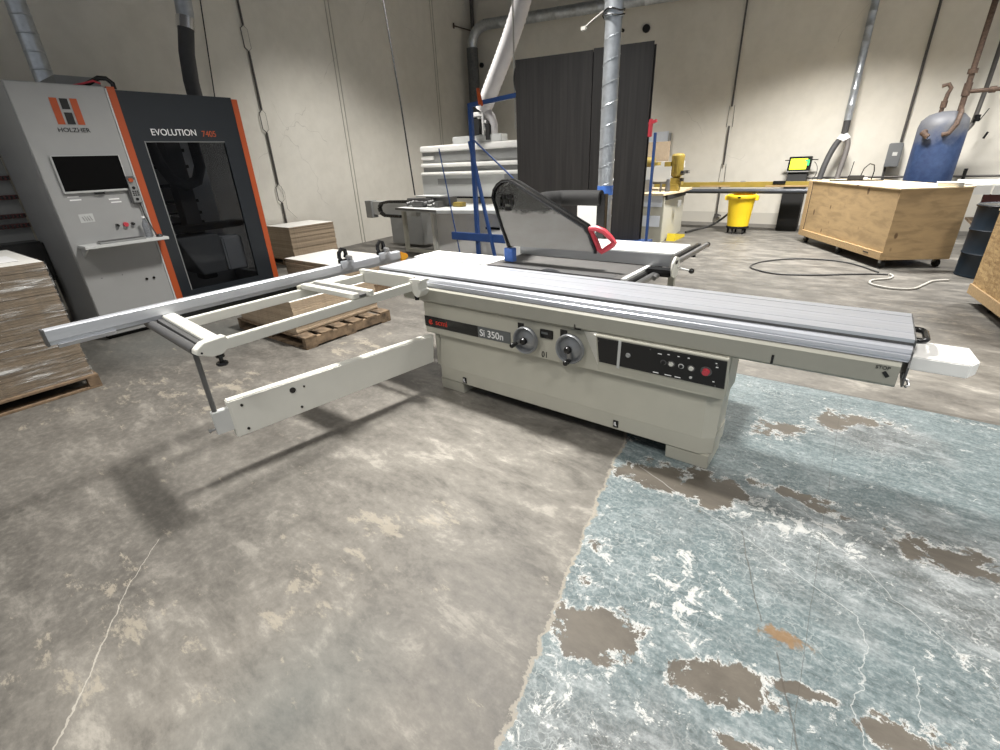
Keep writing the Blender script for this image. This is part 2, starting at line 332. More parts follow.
# ------------------------------------------------------------------ mesh builder
class MB:
    def __init__(s): s.bm = bmesh.new()
    def _hull_faces(s, rings, closed=True, caps=True, smooth=True):
        n = len(rings[0]); V = [[s.bm.verts.new(p) for p in r] for r in rings]
        for a, b in zip(V, V[1:]):
            for i in range(n if closed else n-1):
                j = (i+1) % n
                f = s.bm.faces.new((a[i], a[j], b[j], b[i])); f.smooth = smooth
        if caps and closed:
            s.bm.faces.new(list(reversed(V[0]))); s.bm.faces.new(V[-1])
        return s
    def box(s, x0, x1, y0, y1, z0, z1, b=0., rot=None):
        t = bmesh.new(); bmesh.ops.create_cube(t, size=1)
        for v in t.verts: v.co = Vector((x0+(v.co.x+.5)*(x1-x0), y0+(v.co.y+.5)*(y1-y0), z0+(v.co.z+.5)*(z1-z0)))
        if b: bmesh.ops.bevel(t, geom=t.edges[:], offset=b, segments=2, affect='EDGES', clamp_overlap=True)
        if rot:
            c = Vector(((x0+x1)/2, (y0+y1)/2, (z0+z1)/2)); m = Matrix.Translation(c) @ rot.to_4x4() @ Matrix.Translation(-c)
            t.transform(m)
        return s.merge(t)
    def merge(s, t):
        me = bpy.data.meshes.new('tmp'); t.to_mesh(me); t.free(); s.bm.from_mesh(me); bpy.data.meshes.remove(me); return s
    def prism(s, pts, axis, a, b, bev=0.):
        """pts: 2D outline in the other two axes (in order x,y,z minus axis); extruded from a to b along axis"""
        t = bmesh.new()
        def mk(p, h): return {'x': (h, p[0], p[1]), 'y': (p[0], h, p[1]), 'z': (p[0], p[1], h)}[axis]
        A = [t.verts.new(mk(p, a)) for p in pts]; B = [t.verts.new(mk(p, b)) for p in pts]; n = len(pts)
        for i in range(n): t.faces.new((A[i], A[(i+1) % n], B[(i+1) % n], B[i]))
        t.faces.new(A[::-1]); t.faces.new(B)
        bmesh.ops.recalc_face_normals(t, faces=t.faces[:])
        if bev: bmesh.ops.bevel(t, geom=t.edges[:], offset=bev, segments=2, affect='EDGES', clamp_overlap=True)
        return s.merge(t)
    def bar(s, p0, p1, w, h, up=(0,0,1), b=0.):
        p0, p1 = Vector(p0), Vector(p1); d = p1-p0; L = d.length; x = d.normalized(); u = Vector(up)
        y = u.cross(x).normalized(); z = x.cross(y)
        t = bmesh.new(); bmesh.ops.create_cube(t, size=1)
        for v in t.verts: v.co = Vector(((v.co.x+.5)*L, v.co.y*w, v.co.z*h))
        if b: bmesh.ops.bevel(t, geom=t.edges[:], offset=b, segments=2, affect='EDGES')
        t.transform(Matrix.Translation(p0) @ Matrix((x, y, z)).transposed().to_4x4())
        return s.merge(t)
    def cyl(s, p0, p1, r, r2=None, n=20, caps=True):
        return s.tube([p0, p1], [r, r if r2 is None else r2], n, caps)
    def tube(s, pts, r, n=14, caps=True):
        pts = [Vector(p) for p in pts]; R = r if isinstance(r, (list, tuple)) else [r]*len(pts)
        rings = []; t0 = (pts[1]-pts[0]).normalized()
        a = Vector((0,0,1)) if abs(t0.z) < .9 else Vector((1,0,0)); u = t0.cross(a).normalized()
        for i, p in enumerate(pts):
            if i == 0: t = pts[1]-pts[0]
            elif i == len(pts)-1: t = pts[-1]-pts[-2]
            else: t = (pts[i+1]-p).normalized()+(p-pts[i-1]).normalized()
            t = t.normalized() if t.length > 1e-9 else t0
            u = (u-t*u.dot(t)).normalized(); w = t.cross(u)
            rings.append([p+(u*math.cos(2*PI*k/n)+w*math.sin(2*PI*k/n))*R[i] for k in range(n)])
        return s._hull_faces(rings, True, caps)
    def lathe(s, prof, c=(0,0,0), axis='z', n=28):
        c = Vector(c); rings = []
        for r, h in prof:
            r = max(r, .0002); ring = []
            for k in range(n):
                a = 2*PI*k/n; p = (r*math.cos(a), r*math.sin(a), h)
                if axis == 'y': p = (r*math.cos(a), h, -r*math.sin(a))
                if axis == 'x': p = (h, r*math.cos(a), r*math.sin(a))
                ring.append(c+Vector(p))
            rings.append(ring)
        return s._hull_faces(rings)
    def quad(s, *p):
        s.bm.faces.new([s.bm.verts.new(q) for q in p]); return s
    def text(s, body, loc, size, rot, depth=.0015, bold=0., shear=0., align='LEFT', sx=1.):
        cu = bpy.data.curves.new('t', 'FONT'); cu.body = body; cu.size = size; cu.extrude = depth; cu.offset = bold; cu.align_x = align; cu.shear = shear
        o = bpy.data.objects.new('t', cu); C.objects.link(o)
        dg = bpy.context.evaluated_depsgraph_get(); me = bpy.data.meshes.new_from_object(o.evaluated_get(dg))
        me.transform(Matrix.Translation(loc) @ rot @ Matrix.Diagonal((sx,1,1,1))); s.bm.from_mesh(me)
        bpy.data.objects.remove(o); bpy.data.curves.remove(cu); bpy.data.meshes.remove(me); return s

ROT_FRONT = Matrix.Rotation(PI/2, 4, 'X')                                       # reads along +X, faces -Y
ROT_EAST = Matrix.Rotation(PI/2, 4, 'Z') @ Matrix.Rotation(PI/2, 4, 'X')        # reads along +Y, faces +X

def part(name, mb, mat, parent=None, label=None, sharp=35):
    bm = mb.bm; bmesh.ops.recalc_face_normals(bm, faces=bm.faces[:])
    me = bpy.data.meshes.new(name); bm.to_mesh(me); bm.free()
    xs = [v.co for v in me.vertices]
    lo = Vector((min(v.x for v in xs), min(v.y for v in xs), min(v.z for v in xs))); hi = Vector((max(v.x for v in xs), max(v.y for v in xs), max(v.z for v in xs)))
    c = Vector(((lo.x+hi.x)/2, (lo.y+hi.y)/2, lo.z))
    me.transform(Matrix.Translation(-c))
    me.polygons.foreach_set('use_smooth', [True]*len(me.polygons)); me.set_sharp_from_angle(angle=math.radians(sharp))
    me.materials.append(M[mat] if isinstance(mat, str) else mat)
    o = bpy.data.objects.new(name, me); C.objects.link(o)
    o.location = c - (OFF[parent.name] if parent else Vector((0,0,0)))
    if parent: o.parent = parent
    OFF[o.name] = c
    if label: o['label'] = label
    return o
def tag(o, label, cat, group=None, kind=None):
    o['label'] = label; o['category'] = cat
    if group: o['group'] = group
    if kind: o['kind'] = kind
    return o
def thing(name, label, cat, loc, rz=None, group=None):
    """rz None: parts are given in world coordinates; otherwise in the thing's own turned frame"""
    o = bpy.data.objects.new(name, None); o.empty_display_size = .1; C.objects.link(o); o.location = loc
    OFF[o.name] = Vector(loc) if rz is None else Vector((0,0,0))
    if rz is not None: o.rotation_euler = (0,0,rz)
    return tag(o, label, cat, group)
def struct(name, mb, mat):
    o = part(name, mb, mat); o['kind'] = 'structure'; return o
def copy_tree(o, parent=None):
    c = o.copy(); C.objects.link(c); c.parent = parent
    for ch in list(o.children): copy_tree(ch, c)
    return c

# ------------------------------------------------------------------ the hall
def wx(y): return -9.08-.13*(y-7.19)        # X of the left wall, which runs a little askew
CEIL = 7.2
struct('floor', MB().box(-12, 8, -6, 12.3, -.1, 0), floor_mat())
struct('wall_back', MB().box(-12, 8, 12.05, 12.3, 0, CEIL), wall_mat('painted_block_back', .30))
struct('wall_left', MB().prism([(wx(-6), -6), (wx(12.05), 12.05), (wx(12.05)-.25, 12.05), (wx(-6)-.25, -6)], 'z', 0, CEIL), wall_mat('painted_panel_left'))
struct('ceiling', MB().box(-12, 8, -6, 12.3, CEIL, CEIL+.1), paint('dark_ceiling', (.13,.125,.12), .9))
struct('baseboard_back', MB().box(-9.5, 8, 12.03, 12.05, 0, .07), paint('grey_skirting', (.22,.21,.19), .8))
for i, y in enumerate((6.95, 10.3)):
    mb = MB()
    for dy in (-.045, .045):
        mb.prism([(wx(y+dy)-.01, y+dy-.008), (wx(y+dy)+.012, y+dy-.008), (wx(y+dy)+.012, y+dy+.008), (wx(y+dy)-.01, y+dy+.008)], 'z', 0, CEIL)
    struct('trim_%d' % (i+1), mb, paint('caulked_panel_joint_%d' % i, (.40,.385,.34), .8))
struct('trim_3', MB().box(2.05, 2.4, 11.85, 12.05, 0, 3), 'caulk')

# ------------------------------------------------------------------ sliding table saw
S = thing('panel_saw', 'greige sliding table panel saw with aluminium sliding table and white outrigger frame', 'panel saw', (-1.35, 2.6, 0))
# cabinet: lower body with a chamfered right corner and a shallow dished front
mb = MB()
mb.prism([(-2.345,2.365),(-.47,2.365),(-.395,2.41),(-.395,2.60),(-.62,2.62),(-.62,3.22),(-2.345,3.22)], 'z', .09, .44)
mb.prism([(-2.345,2.33),(-.45,2.33),(-.39,2.37),(-.39,2.6),(-2.345,2.6)], 'z', .09, .20, .004)
cab = part('cabinet', mb, 'greige', S)
mb = MB(); # sloping lower skirt between seam and plinth
for a, b2, c2, d in ((( -2.347,2.362,.435),(-.46,2.362,.435),(-.45,2.329,.19),(-2.347,2.329,.19)), ((-.46,2.362,.435),(-.392,2.41,.435),(-.388,2.37,.19),(-.45,2.329,.19))):
    mb.quad(a, b2, c2, d); 
mb.box(-2.346, -.47, 2.345, 2.363, .19, .30)
part('lower_panel', mb, 'greige', S)
mb = MB().prism([(-2.455,2.325),(-.43,2.325),(-.375,2.37),(-.375,2.58),(-.62,2.60),(-.62,3.22),(-2.30,3.22),(-2.30,2.62),(-2.455,2.62)], 'z', .442, .677, .004)
fp = part('front_panel', mb, 'greige', S)
for x0, x1 in ((-2.36,-2.14), (-.63,-.40)):
    mb = MB().prism([(2.345,.0),(2.335,.09),(2.60,.09),(2.60,0)], 'x', x0, x1, .004)
    part('foot', mb, 'greige', S)
for x0, x1 in ((-2.36,-2.10), (-.88,-.64)):
    part('foot', MB().box(x0, x1, 2.95, 3.2, 0, .09, .004), 'greige_shaded', S)
part('dust_chute', MB().box(-2.05, -1.80, 2.5, 2.9, .035, .09, .005), 'ltgrey', S)
# name strip, wheels and lettering
np_ = part('nameplate', MB().box(-2.452, -1.95, 2.321, 2.326, .493, .572), 'black', fp)
part('nameplate_panel', MB().box(-1.95, -1.68, 2.321, 2.326, .493, .572), 'nameg', fp)
mb = MB().text('scmi', (-2.345, 2.320, .517), .058, ROT_FRONT, bold=.0, sx=1.1)
part('maker_lettering', mb, 'redtxt', fp, 'red lettering on the black strip'); mb = MB(); mb.tube([(-2.392+.015*math.cos(a), 2.3205, .530+.015*math.sin(a)) for a in [PI*.15+k*PI*1.75/14 for k in range(15)]], .0042, 6)
mb.cyl((-2.392, 2.321, .530), (-2.392, 2.3185, .530), .006)
part('maker_emblem', mb, 'redtxt', fp, 'red ring emblem')
part('model_lettering', MB().text('Si 350n', (-1.935, 2.320, .508), .068, ROT_FRONT, bold=.0004), 'whitetxt', fp, 'white lettering on the grey strip')
part('number_lettering', MB().text('01', (-1.445, 2.3235, .455), .055, ROT_FRONT, bold=.0, sx=.85), 'blacktxt', fp)
def wheel(x, z, r, ang):
    w = part('handwheel', MB().lathe([(.0,2.262),(.018,2.262),(.022,2.275),(r*.78,2.292),(r*.86,2.268),(r*.95,2.264),(r,2.275),(r,2.288),(r*.5,2.312),(.03,2.325),(0,2.325)], (x,0,z), 'y', 36), 'wheel', S)
    mb = MB()
    mb.bar((x-.0*r, 2.272, z), (x+.70*r*math.cos(ang), 2.268, z+.70*r*math.sin(ang)), .03, .012, up=(0,1,0), b=.003)
    part('spoke', mb, 'steel', w)
    hx, hz = x+.72*r*math.cos(ang), z+.72*r*math.sin(ang)
    part('crank_grip', MB().lathe([(0,2.205),(.012,2.205),(.0165,2.212),(.0155,2.24),(.010,2.268),(0,2.268)], (hx,0,hz), 'y', 16), 'black', w)
    part('hub', MB().lathe([(0,2.236),(.016,2.238),(.022,2.247),(.022,2.266),(0,2.27)], (x,0,z), 'y', 18), 'black', w)
    part('pointer_plate', MB().box(x-r*.95, x-r*.45, 2.321, 2.3255, z+r*.5, z+r*1.02), 'black', fp)
wheel(-1.535, .562, .088, 3.55); wheel(-1.225, .566, .092, 4.85)
part('display', MB().box(-1.452, -1.362, 2.315, 2.326, .585, .640, .003), 'black', fp)
part('display_glass', MB().box(-1.440, -1.395, 2.3135, 2.3155, .612, .625), 'nameg', fp)
# control housing, tipped forward at its top edge
hz0, hz1 = .445, .688
mb = MB().prism([(2.327,hz0),(2.318,.487),(2.272,.682),(2.276,.690),(2.327,.690)], 'x', -1.06, -.374, .0)
mb.bm.verts.ensure_lookup_table()
ch = part('control_housing', mb, 'greige', S)
mb = MB(); a = [(-1.16,2.324,.676),(-1.06,2.272,.682),(-1.06,2.318,.487),(-1.062,2.325,.48)]
mb.quad(*a); mb.quad((-1.16,2.324,.676),(-1.06,2.324,.690),(-1.06,2.276,.690),(-1.06,2.272,.682))
part('housing_cheek', mb, 'white', ch)
def tp(u, v, d=0):     # point on the tipped panel: u along X, v up the slope 0..1, d out of it
    y = 2.318+(2.272-2.318)*v; z = .487+(.682-.487)*v
    return Vector((u, y-.97*d, z+(-.24)*d*1.0))
mb = MB(); t = bmesh.new()
pts = [tp(-1.05,.14,.0005), tp(-.378,.14,.0005), tp(-.378,.96,.0005), tp(-1.05,.96,.0005)]
pts2 = [tp(-1.05,.14,.004), tp(-.378,.14,.004), tp(-.378,.96,.004), tp(-1.05,.96,.004)]
A = [t.verts.new(p) for p in pts]; B = [t.verts.new(p) for p in pts2]
for i in range(4): t.faces.new((A[i], A[(i+1)%4], B[(i+1)%4], B[i]))
t.faces.new(A[::-1]); t.faces.new(B); mb.merge(t)
cp = part('control_panel', mb, paint('control_panel_black', (.006,.006,.007), .6, var=.1), ch)
def knob(name, u, v, r, h, mat, label=None, ring=None):
    if ring: part('switch_bezel', MB().cyl(tp(u,v,.003), tp(u,v,.006), r*1.45, n=20), ring, cp)
    return part(name, MB().cyl(tp(u,v,.003), tp(u,v,h), r, r*.85, n=20), mat, cp, label)
knob('selector_switch', -.872, .58, .014, .012, 'cncgrey')
knob('key_switch', -.680, .58, .011, .014, 'black_m', ring='dkgrey')
knob('push_button', -.640, .58, .013, .012, 'white', 'white push button', 'dkgrey')
knob('push_button', -.590, .57, .010, .012, 'black_m', 'black push button', 'ltgrey')
knob('push_button', -.540, .57, .013, .012, 'white', 'white push button', 'dkgrey')
knob('push_button', -.540, .28, .008, .008, 'ltgrey')
knob('stop_button', -.468, .57, .019, .022, 'red', 'red mushroom stop button', 'dkgrey')
mb = MB()
for u, v, w in ((-.70,.82,.02),(-.655,.85,.012),(-.605,.85,.01),(-.555,.86,.01),(-.72,.20,.03),(-.655,.2,.035),(-.605,.2,.03),(-.42,.75,.012),(-.43,.3,.01),(-.425,.86,.008)):
    a_, b_ = tp(u-w/2, v, .0042), tp(u+w/2, v, .0042); mb.bar(a_, b_, .0012, .005)
part('panel_marking', mb, 'whitetxt', cp)
part('tape_strip', MB().bar(tp(-.935,.06,.006), tp(-.915,1.0,.006), .016, .0015, up=(0,1,0)), 'ltgrey', cp)
for u, v in ((-1.045,.2),(-1.045,.85),(-.42,.18),(-.42,.8),(-.75,.15),(-.75,.9)):
    part('screw', MB().cyl(tp(u,v,.003), tp(u,v,.0055), .004, n=8), 'dkgrey', cp)
# stickers
for (x, z) in ((-2.11,.125), (-.93,.13)):
    st = part('sticker', MB().box(x-.016, x+.016, 2.3245, 2.3285, z-.022, z+.022), 'blacktxt', S)
    mb = MB().tube([(x-.003,2.324,z+.014),(x-.001,2.324,z-.004),(x+.006,2.324,z-.012),(x-.006,2.324,z-.008)], .0022, 6); mb.box(x-.011,x-.007,2.3235,2.325,z-.01,z+.01)
    part('sticker_symbol', mb, 'whitetxt', st)
# support beam and sliding table
mb = MB().prism([(2.305,.688),(2.296,.698),(2.296,.778),(2.312,.792),(2.60,.792),(2.60,.681),(2.318,.681)], 'x', -2.62, .243)
bm_ = part('support_beam', mb, 'greige_shaded', S)
part('beam_mark', MB().bar((-1.20,2.2945,.690),(-1.205,2.2945,.715), .004, .006), 'black', bm_)
part('beam_mark', MB().box(-.205, -.195, 2.293, 2.2965, .695, .738), 'black', bm_)
part('beam_mark', MB().box(-1.205, -1.165, 2.293, 2.30, .6865, .692), 'black', bm_)
mb = MB(); mb.text('STOP', (.165,2.2945,.758), .020, ROT_FRONT, .0008); mb.bar((.195,2.2945,.748),(.212,2.2945,.728), .003, .014)
part('beam_marking', mb, 'blacktxt', bm_)
mb = MB(); mb.text('**', (-1.66,2.2945,.735), .03, ROT_FRONT, .0006); part('beam_lettering', mb, 'ltgrey', bm_)
prof = [(2.350,.880),(2.350,.866),(2.362,.862),(2.362,.856),(2.340,.853),(2.326,.845),(2.320,.830),(2.322,.826),(2.315,.822),(2.313,.808),(2.319,.803),(2.319,.799),(2.314,.795),(2.33,.790),(2.60,.790),(2.60,.80),(2.745,.80),(2.745,.880),
        (2.690,.880),(2.690,.872),(2.682,.872),(2.682,.880),(2.574,.8803),(2.574,.8785),(2.570,.8785),(2.570,.8803),(2.440,.8803),(2.440,.876),(2.434,.876),(2.434,.8803)]
tb = part('sliding_table', MB().prism(prof, 'x', -2.92, .262), 'alu', S, sharp=25)
part('t_slot', MB().box(-2.919, .261, 2.3495, 2.3625, .857, .8655), 'dkgrey', tb)
part('t_slot', MB().box(-2.919, .2615, 2.6825, 2.6895, .8715, .8735), 'dkgrey', tb)
part('end_cap', MB().prism([(2.345,.878),(2.345,.85),(2.318,.84),(2.312,.80),(2.295,.78),(2.295,.705),(2.31,.690),(2.60,.690),(2.742,.80),(2.742,.878)], 'x', .262, .268), 'dkgrey', tb)
part('table_handle', MB().tube([(.262,2.62,.845),(.29,2.62,.845),(.305,2.61,.845),(.312,2.59,.845),(.312,2.49,.845),(.305,2.47,.845),(.29,2.46,.845),(.262,2.46,.845)], .0125, 12), 'black', tb, 'black loop handle')
part('guide_rail', MB().box(-2.918, .262, 2.62, 2.735, .765, .80), 'dkgrey', tb)
mb = MB().prism([(.268,2.405),(.455,2.405),(.488,2.47),(.472,2.63),(.268,2.63)], 'z', .735, .792, .004)
part('rail_cover', mb, 'white2', S)
part('locking_lever', MB().tube([(.262,2.33,.72),(.28,2.33,.715),(.285,2.32,.70),(.275,2.31,.695)], .006, 8).cyl((.262,2.33,.72),(.262,2.33,.745),.008), 'steel', S)
# fixed tables
it = part('iron_table', MB().box(-2.20, -1.148, 2.775, 3.30, .835, .880, .003), 'iron', S)
part('edge_strip', MB().box(-1.146, -1.118, 2.78, 3.30, .865, .883), 'white2', it)  # painted white for the bright reflection along the metal edge
part('outfeed_table', MB().box(-2.97, -2.205, 2.765, 3.06, .838, .882, .003), 'white2', S)
st = part('side_table', MB().box(-2.20, -1.118, 3.302, 4.15, .838, .882, .003), 'white2', S)
part('table_seam', MB().box(-1.755, -1.749, 3.302, 4.15, .8815, .8832), 'ltgrey', st)
part('table_leg', MB().box(-1.25, -1.20, 4.06, 4.11, 0, .84), 'greige', S)
part('table_leg', MB().box(-2.92, -2.88, 2.98, 3.02, 0, .84), 'greige', S)
for y in (3.45, 4.05): part('rail_bracket', MB().box(-1.13, -1.05, y, y+.03, .80, .845), 'black', S)
part('scale_rail', MB().box(-1.113, -1.085, 2.78, 4.33, .84, .868, .002), 'black', S)
part('fence_rail', MB().cyl((-1.055,2.76,.845),(-1.055,4.40,.845), .021), 'steel', S, 'round steel guide rail')
part('rail_cap', MB().cyl((-1.055,4.40,.845),(-1.055,4.425,.845), .023), 'black', S)
rf = part('rip_fence', MB().box(-2.2, -.985, 3.215, 3.27, .885, .965, .002), paint('fence_face', (.30,.31,.32), .33, .45, var=.05, scale=4, stretch=(.3,1,6)), S)
mb = MB().prism([(3.10,.85),(3.08,.90),(3.09,.94),(3.14,.975),(3.20,.96),(3.23,.91),(3.21,.85),(3.16,.83)], 'x', -.94, -.925, .004)
part('fence_bracket', mb, 'white', rf)
part('bracket_slot', MB().box(-.925, -.921, 3.13, 3.17, .925, .945), 'black', rf)
part('fence_carrier', MB().box(-1.12, -.942, 3.11, 3.212, .838, .884, .01), 'black', rf)
part('carrier_knob', MB().cyl((-1.03,3.10,.845),(-1.03,3.05,.84), .02, .016), 'steel', rf)
part('clamp_lever', MB().cyl((-.92,3.16,.90),(-.84,3.15,.89), .006), 'ltgrey', rf)
part('lever_knob', MB().lathe([(0,-.018),(.012,-.014),(.018,0),(.012,.014),(0,.018)], (-.825,3.148,.888), 'x', 14), 'black', rf)
# blade
t = MB().lathe([(0,2.757),(.170,2.757),(.172,2.7585),(.170,2.760),(0,2.760)], (-1.64,0,.735), 'y', 60)
part('saw_blade', t, 'dkgrey', S)
part('blade_insert', MB().box(-2.1, -1.2, 2.778, 2.86, .8795, .8815), 'dkgrey', S)
# blade guard
def outline(k=0.):
    P_ = [(-2.215,1.34),(-2.20,1.39),(-2.17,1.425),(-2.125,1.448),(-2.075,1.452),(-2.02,1.435),(-1.475,1.165),(-1.435,1.12),(-1.385,1.02),(-1.385,1.0),(-2.08,.995),(-2.145,1.14)]
    c = Vector((-1.83,1.18)); return [tuple(c+(Vector(p)-c)*(1-k)) for p in P_]
GY = 2.935
gd = part('guard_panel', MB().prism(outline(.05), 'y', GY-.035, GY-.031), 'dusty', S, 'dusty clear acrylic side')
part('guard_panel', MB().prism(outline(.05), 'y', GY+.031, GY+.035), 'dusty', S, 'dusty clear acrylic side')
ol = outline()
rim_ = [(-2.085,.99)]+[ol[11]]+ol[:10]
part('guard_frame', MB().tube([(x, GY-.036, z) for x, z in rim_], .012, 8).tube([(x, GY+.036, z) for x, z in rim_], .012, 8), 'black', S, 'black rim of the blade guard')
mb = MB()
for (a, b2) in zip(rim_, rim_[1:]): mb.bar((a[0],GY,a[1]), (b2[0],GY,b2[1]), .075, .008)
part('guard_spine', mb, 'black', S)
mb = MB()
for dx, dz, w, h in ((-.03,.03,.035,.03),(.03,.035,.05,.02),(.045,-.005,.03,.035),(-.035,-.025,.03,.03),(.015,-.05,.05,.025),(-.045,.0,.02,.06),(.0,0,.03,.03)):
    mb.box(-2.09+dx-w/2, -2.09+dx+w/2, GY-.045, GY-.030, 1.315+dz-h/2, 1.315+dz+h/2)
part('guard_latch', mb, 'black', S)
hp = [(-1.44,1.15),(-1.39,1.158),(-1.335,1.14),(-1.29,1.105),(-1.262,1.075),(-1.27,1.062),(-1.31,1.035),(-1.345,1.012)]
part('guard_handle', MB().tube([(x,GY-.02,z) for x, z in hp]+[(-1.37,GY-.02,1.03),(-1.44,GY-.02,1.15)], .0185, 10), 'red', S, 'red loop handle')
part('riving_clamp', MB().box(-2.135, -2.055, GY-.03, GY+.02, .885, .985, .004), 'bluetape', S, 'blue taped clamp')
part('guard_arm', MB().tube([(-2.13,2.99,1.36),(-2.24,3.3,1.27),(-2.36,3.7,1.235),(-2.42,4.0,1.235),(-2.36,4.14,1.235),(-2.2,4.18,1.235),(-1.96,4.18,1.235)], .068, 18), 'black_m', S, 'thick black extraction arm')
part('guard_post', MB().box(-1.99, -1.91, 4.155, 4.22, .0, 1.27, .004), 'black', S)
# outrigger
O = part('outrigger_rail', MB().box(-2.455, -2.42, .92, 2.28, .782, .838, .003), 'white', S)
part('outrigger_rail', MB().box(-3.01, -2.975, .98, 2.28, .782, .838, .003), 'white', S)
part('outrigger_head', MB().prism([(-3.21,.935),(-2.44,.865),(-2.44,.935),(-3.21,1.005)], 'z', .785, .842, .004), 'white', S)
part('outrigger_head', MB().box(-3.02, -2.44, 2.235, 2.27, .775, .872, .003), 'white', S)
part('head_slot', MB().prism([(-3.2,.905),(-2.48,.84),(-2.48,.868),(-3.2,.936)], 'z', .795, .825), 'dkgrey', S)
part('roller', MB().cyl((-3.25,.878,.800),(-2.49,.818,.800), .025, n=20), 'dkgrey', S, 'dark grey support roller')
mb = MB().prism([(.792,.798),(.797,.820),(.835,.846),(.945,.852),(.945,.790),(.905,.768),(.86,.768)], 'x', -2.475, -2.418, .003)
part('end_plate', mb, 'white', S)
part('plate_screw', MB().cyl((-2.419,.815,.803),(-2.414,.815,.803), .005, n=8), 'black', S)
for x in (-2.445, -3.17):
    k = part('clamp_knob', MB().lathe([(0,.705),(.024,.705),(.029,.712),(.026,.722),(.010,.726),(.010,.745),(.021,.748),(.021,.785),(0,.785)], (x,.90 if x > -3 else .95,0), 'z', 16), 'black', S)
for y in (1.74, 1.84):
    part('slide_bar', MB().box(-2.99, -2.40 if y > 1.8 else -2.42, y-.022, y+.022, .842, .874, .003), 'white', S)
part('slide_bar_groove', MB().box(-2.99, -2.42, 1.766, 1.814, .846, .860), 'dkgrey', S)
part('slide_block', MB().box(-3.03, -2.985, 1.71, 1.88, .80, .862, .004), 'greige', S)
mb = MB().prism([(-2.44,.862),(-2.345,.872),(-2.33,.868),(-2.33,.850),(-2.352,.845),(-2.352,.80),(-2.335,.79),(-2.345,.765),(-2.375,.742),(-2.40,.752),(-2.44,.80)], 'y', 2.20, 2.285, .003)
part('table_hook', mb, 'white', S)
part('clamp_knob', MB().cyl((-2.40,2.22,.748),(-2.40,2.22,.72), .016), 'black', S)
part('clamp_knob', MB().cyl((-2.50,2.30,.778),(-2.50,2.30,.75), .02), 'black', S)
# crosscut fence
mb = MB().prism([(-3.222,.905),(-3.178,.905),(-3.172,.899),(-3.172,.845),(-3.180,.841),(-3.180,.822),(-3.222,.822)], 'y', .42, 2.80)
cf = part('crosscut_fence', mb, 'alu_y', S, sharp=25)
part('fence_cap', MB().box(-3.226, -3.170, .410, .421, .820, .908, .002), 'dkgrey', cf)
part('fence_flap', MB().prism([(-3.205,.823),(-3.168,.823),(-3.178,.802),(-3.205,.806)], 'y', .45, .70), 'alu_y', cf)
part('fence_shoe', MB().box(-3.23, -3.18, 1.0, 1.9, .795, .822), 'black', cf)
part('fence_tip', MB().prism([(2.80,.82),(2.84,.82),(2.885,.84),(2.88,.865),(2.84,.885),(2.80,.90)], 'x', -3.218, -3.165, .004), 'orange2', cf, 'orange tip block')
for y in (2.24, 2.62):
    f = part('flip_stop', MB().tube([(-3.20,y-.02,.92),(-3.20,y-.035,.95),(-3.20,y-.03,.985),(-3.20,y-.005,1.01),(-3.20,y+.025,1.0),(-3.20,y+.03,.97),(-3.20,y+.02,.94)], .0155, 8).box(-3.215,-3.175,y-.045,y+.045,.905,.935,.004), 'black', S, 'black flip stop')
    part('stop_knob', MB().cyl((-3.185,y+.03,.940),(-3.15,y+.035,.940), .022, .018), 'steel', f)
    part('stop_foot', MB().box(-3.178, -3.166, y-.05, y+.07, .87, .925, .003), 'alu_y', f)
# swinging support arm
d = Vector((-2.615,.94,0))-Vector((-2.40,2.325,0)); u = d.normalized(); w = Vector((-u.y, u.x, 0))
mb = MB(); t = bmesh.new()
def ap(s_, o_, z): p = Vector((-2.40,2.325,0))+u*s_+w*o_; return (p.x, p.y, z)
L_ = d.length
secA = [ap(.0,-.03,.225), ap(.0,-.03,.44), ap(.0,.03,.44), ap(.0,.03,.225)]
A = [t.verts.new(p) for p in (ap(.03,-.03,.225), ap(-.0,-.03,.435), ap(.0,.03,.435), ap(.03,.03,.225))]
B = [t.verts.new(p) for p in (ap(L_+.02,-.03,.215), ap(L_+.02,-.03,.445), ap(L_+.02,.03,.445), ap(L_+.02,.03,.215))]
for i in range(4): t.faces.new((A[i], A[(i+1)%4], B[(i+1)%4], B[i]))
t.faces.new(A[::-1]); t.faces.new(B); bmesh.ops.recalc_face_normals(t, faces=t.faces[:]); bmesh.ops.bevel(t, geom=t.edges[:], offset=.006, segments=2, affect='EDGES'); mb.merge(t)
sa = part('support_arm', mb, 'white', S)
side = -1 if ap(0,-.03,0)[0] > ap(0,.03,0)[0] else 1
for s_, z, r in ((L_-.045,.40,.008),(L_-.045,.25,.008),(L_-.33,.385,.018),(L_-.40,.385,.006),(L_-.36,.26,.008)):
    p0 = Vector(ap(s_, .029*side, z)); p1 = Vector(ap(s_, .036*side, z))
    part('bolt', MB().cyl(p0, p1, r, n=12), 'black', sa)
part('arm_extension', MB().bar(ap(L_-.02,0,.335), ap(L_+.105,0,.335), .038, .135, b=.003), 'ltgrey', S)
part('extension_screw', MB().cyl(ap(L_+.10,0,.30), ap(L_+.135,0,.30), .007, n=8).cyl(ap(L_+.13,0,.30), ap(L_+.14,0,.30), .012, n=8), 'steel', S)
part('prop_rod', MB().cyl(ap(L_+.085,0,.33), (ap(L_+.085,0,0)[0], ap(L_+.085,0,0)[1], .80), .013), 'dkgrey', S, 'dark upright prop rod')
part('arm_hinge', MB().cyl((-2.375,2.36,.19),(-2.375,2.36,.43), .018), 'greige', S)

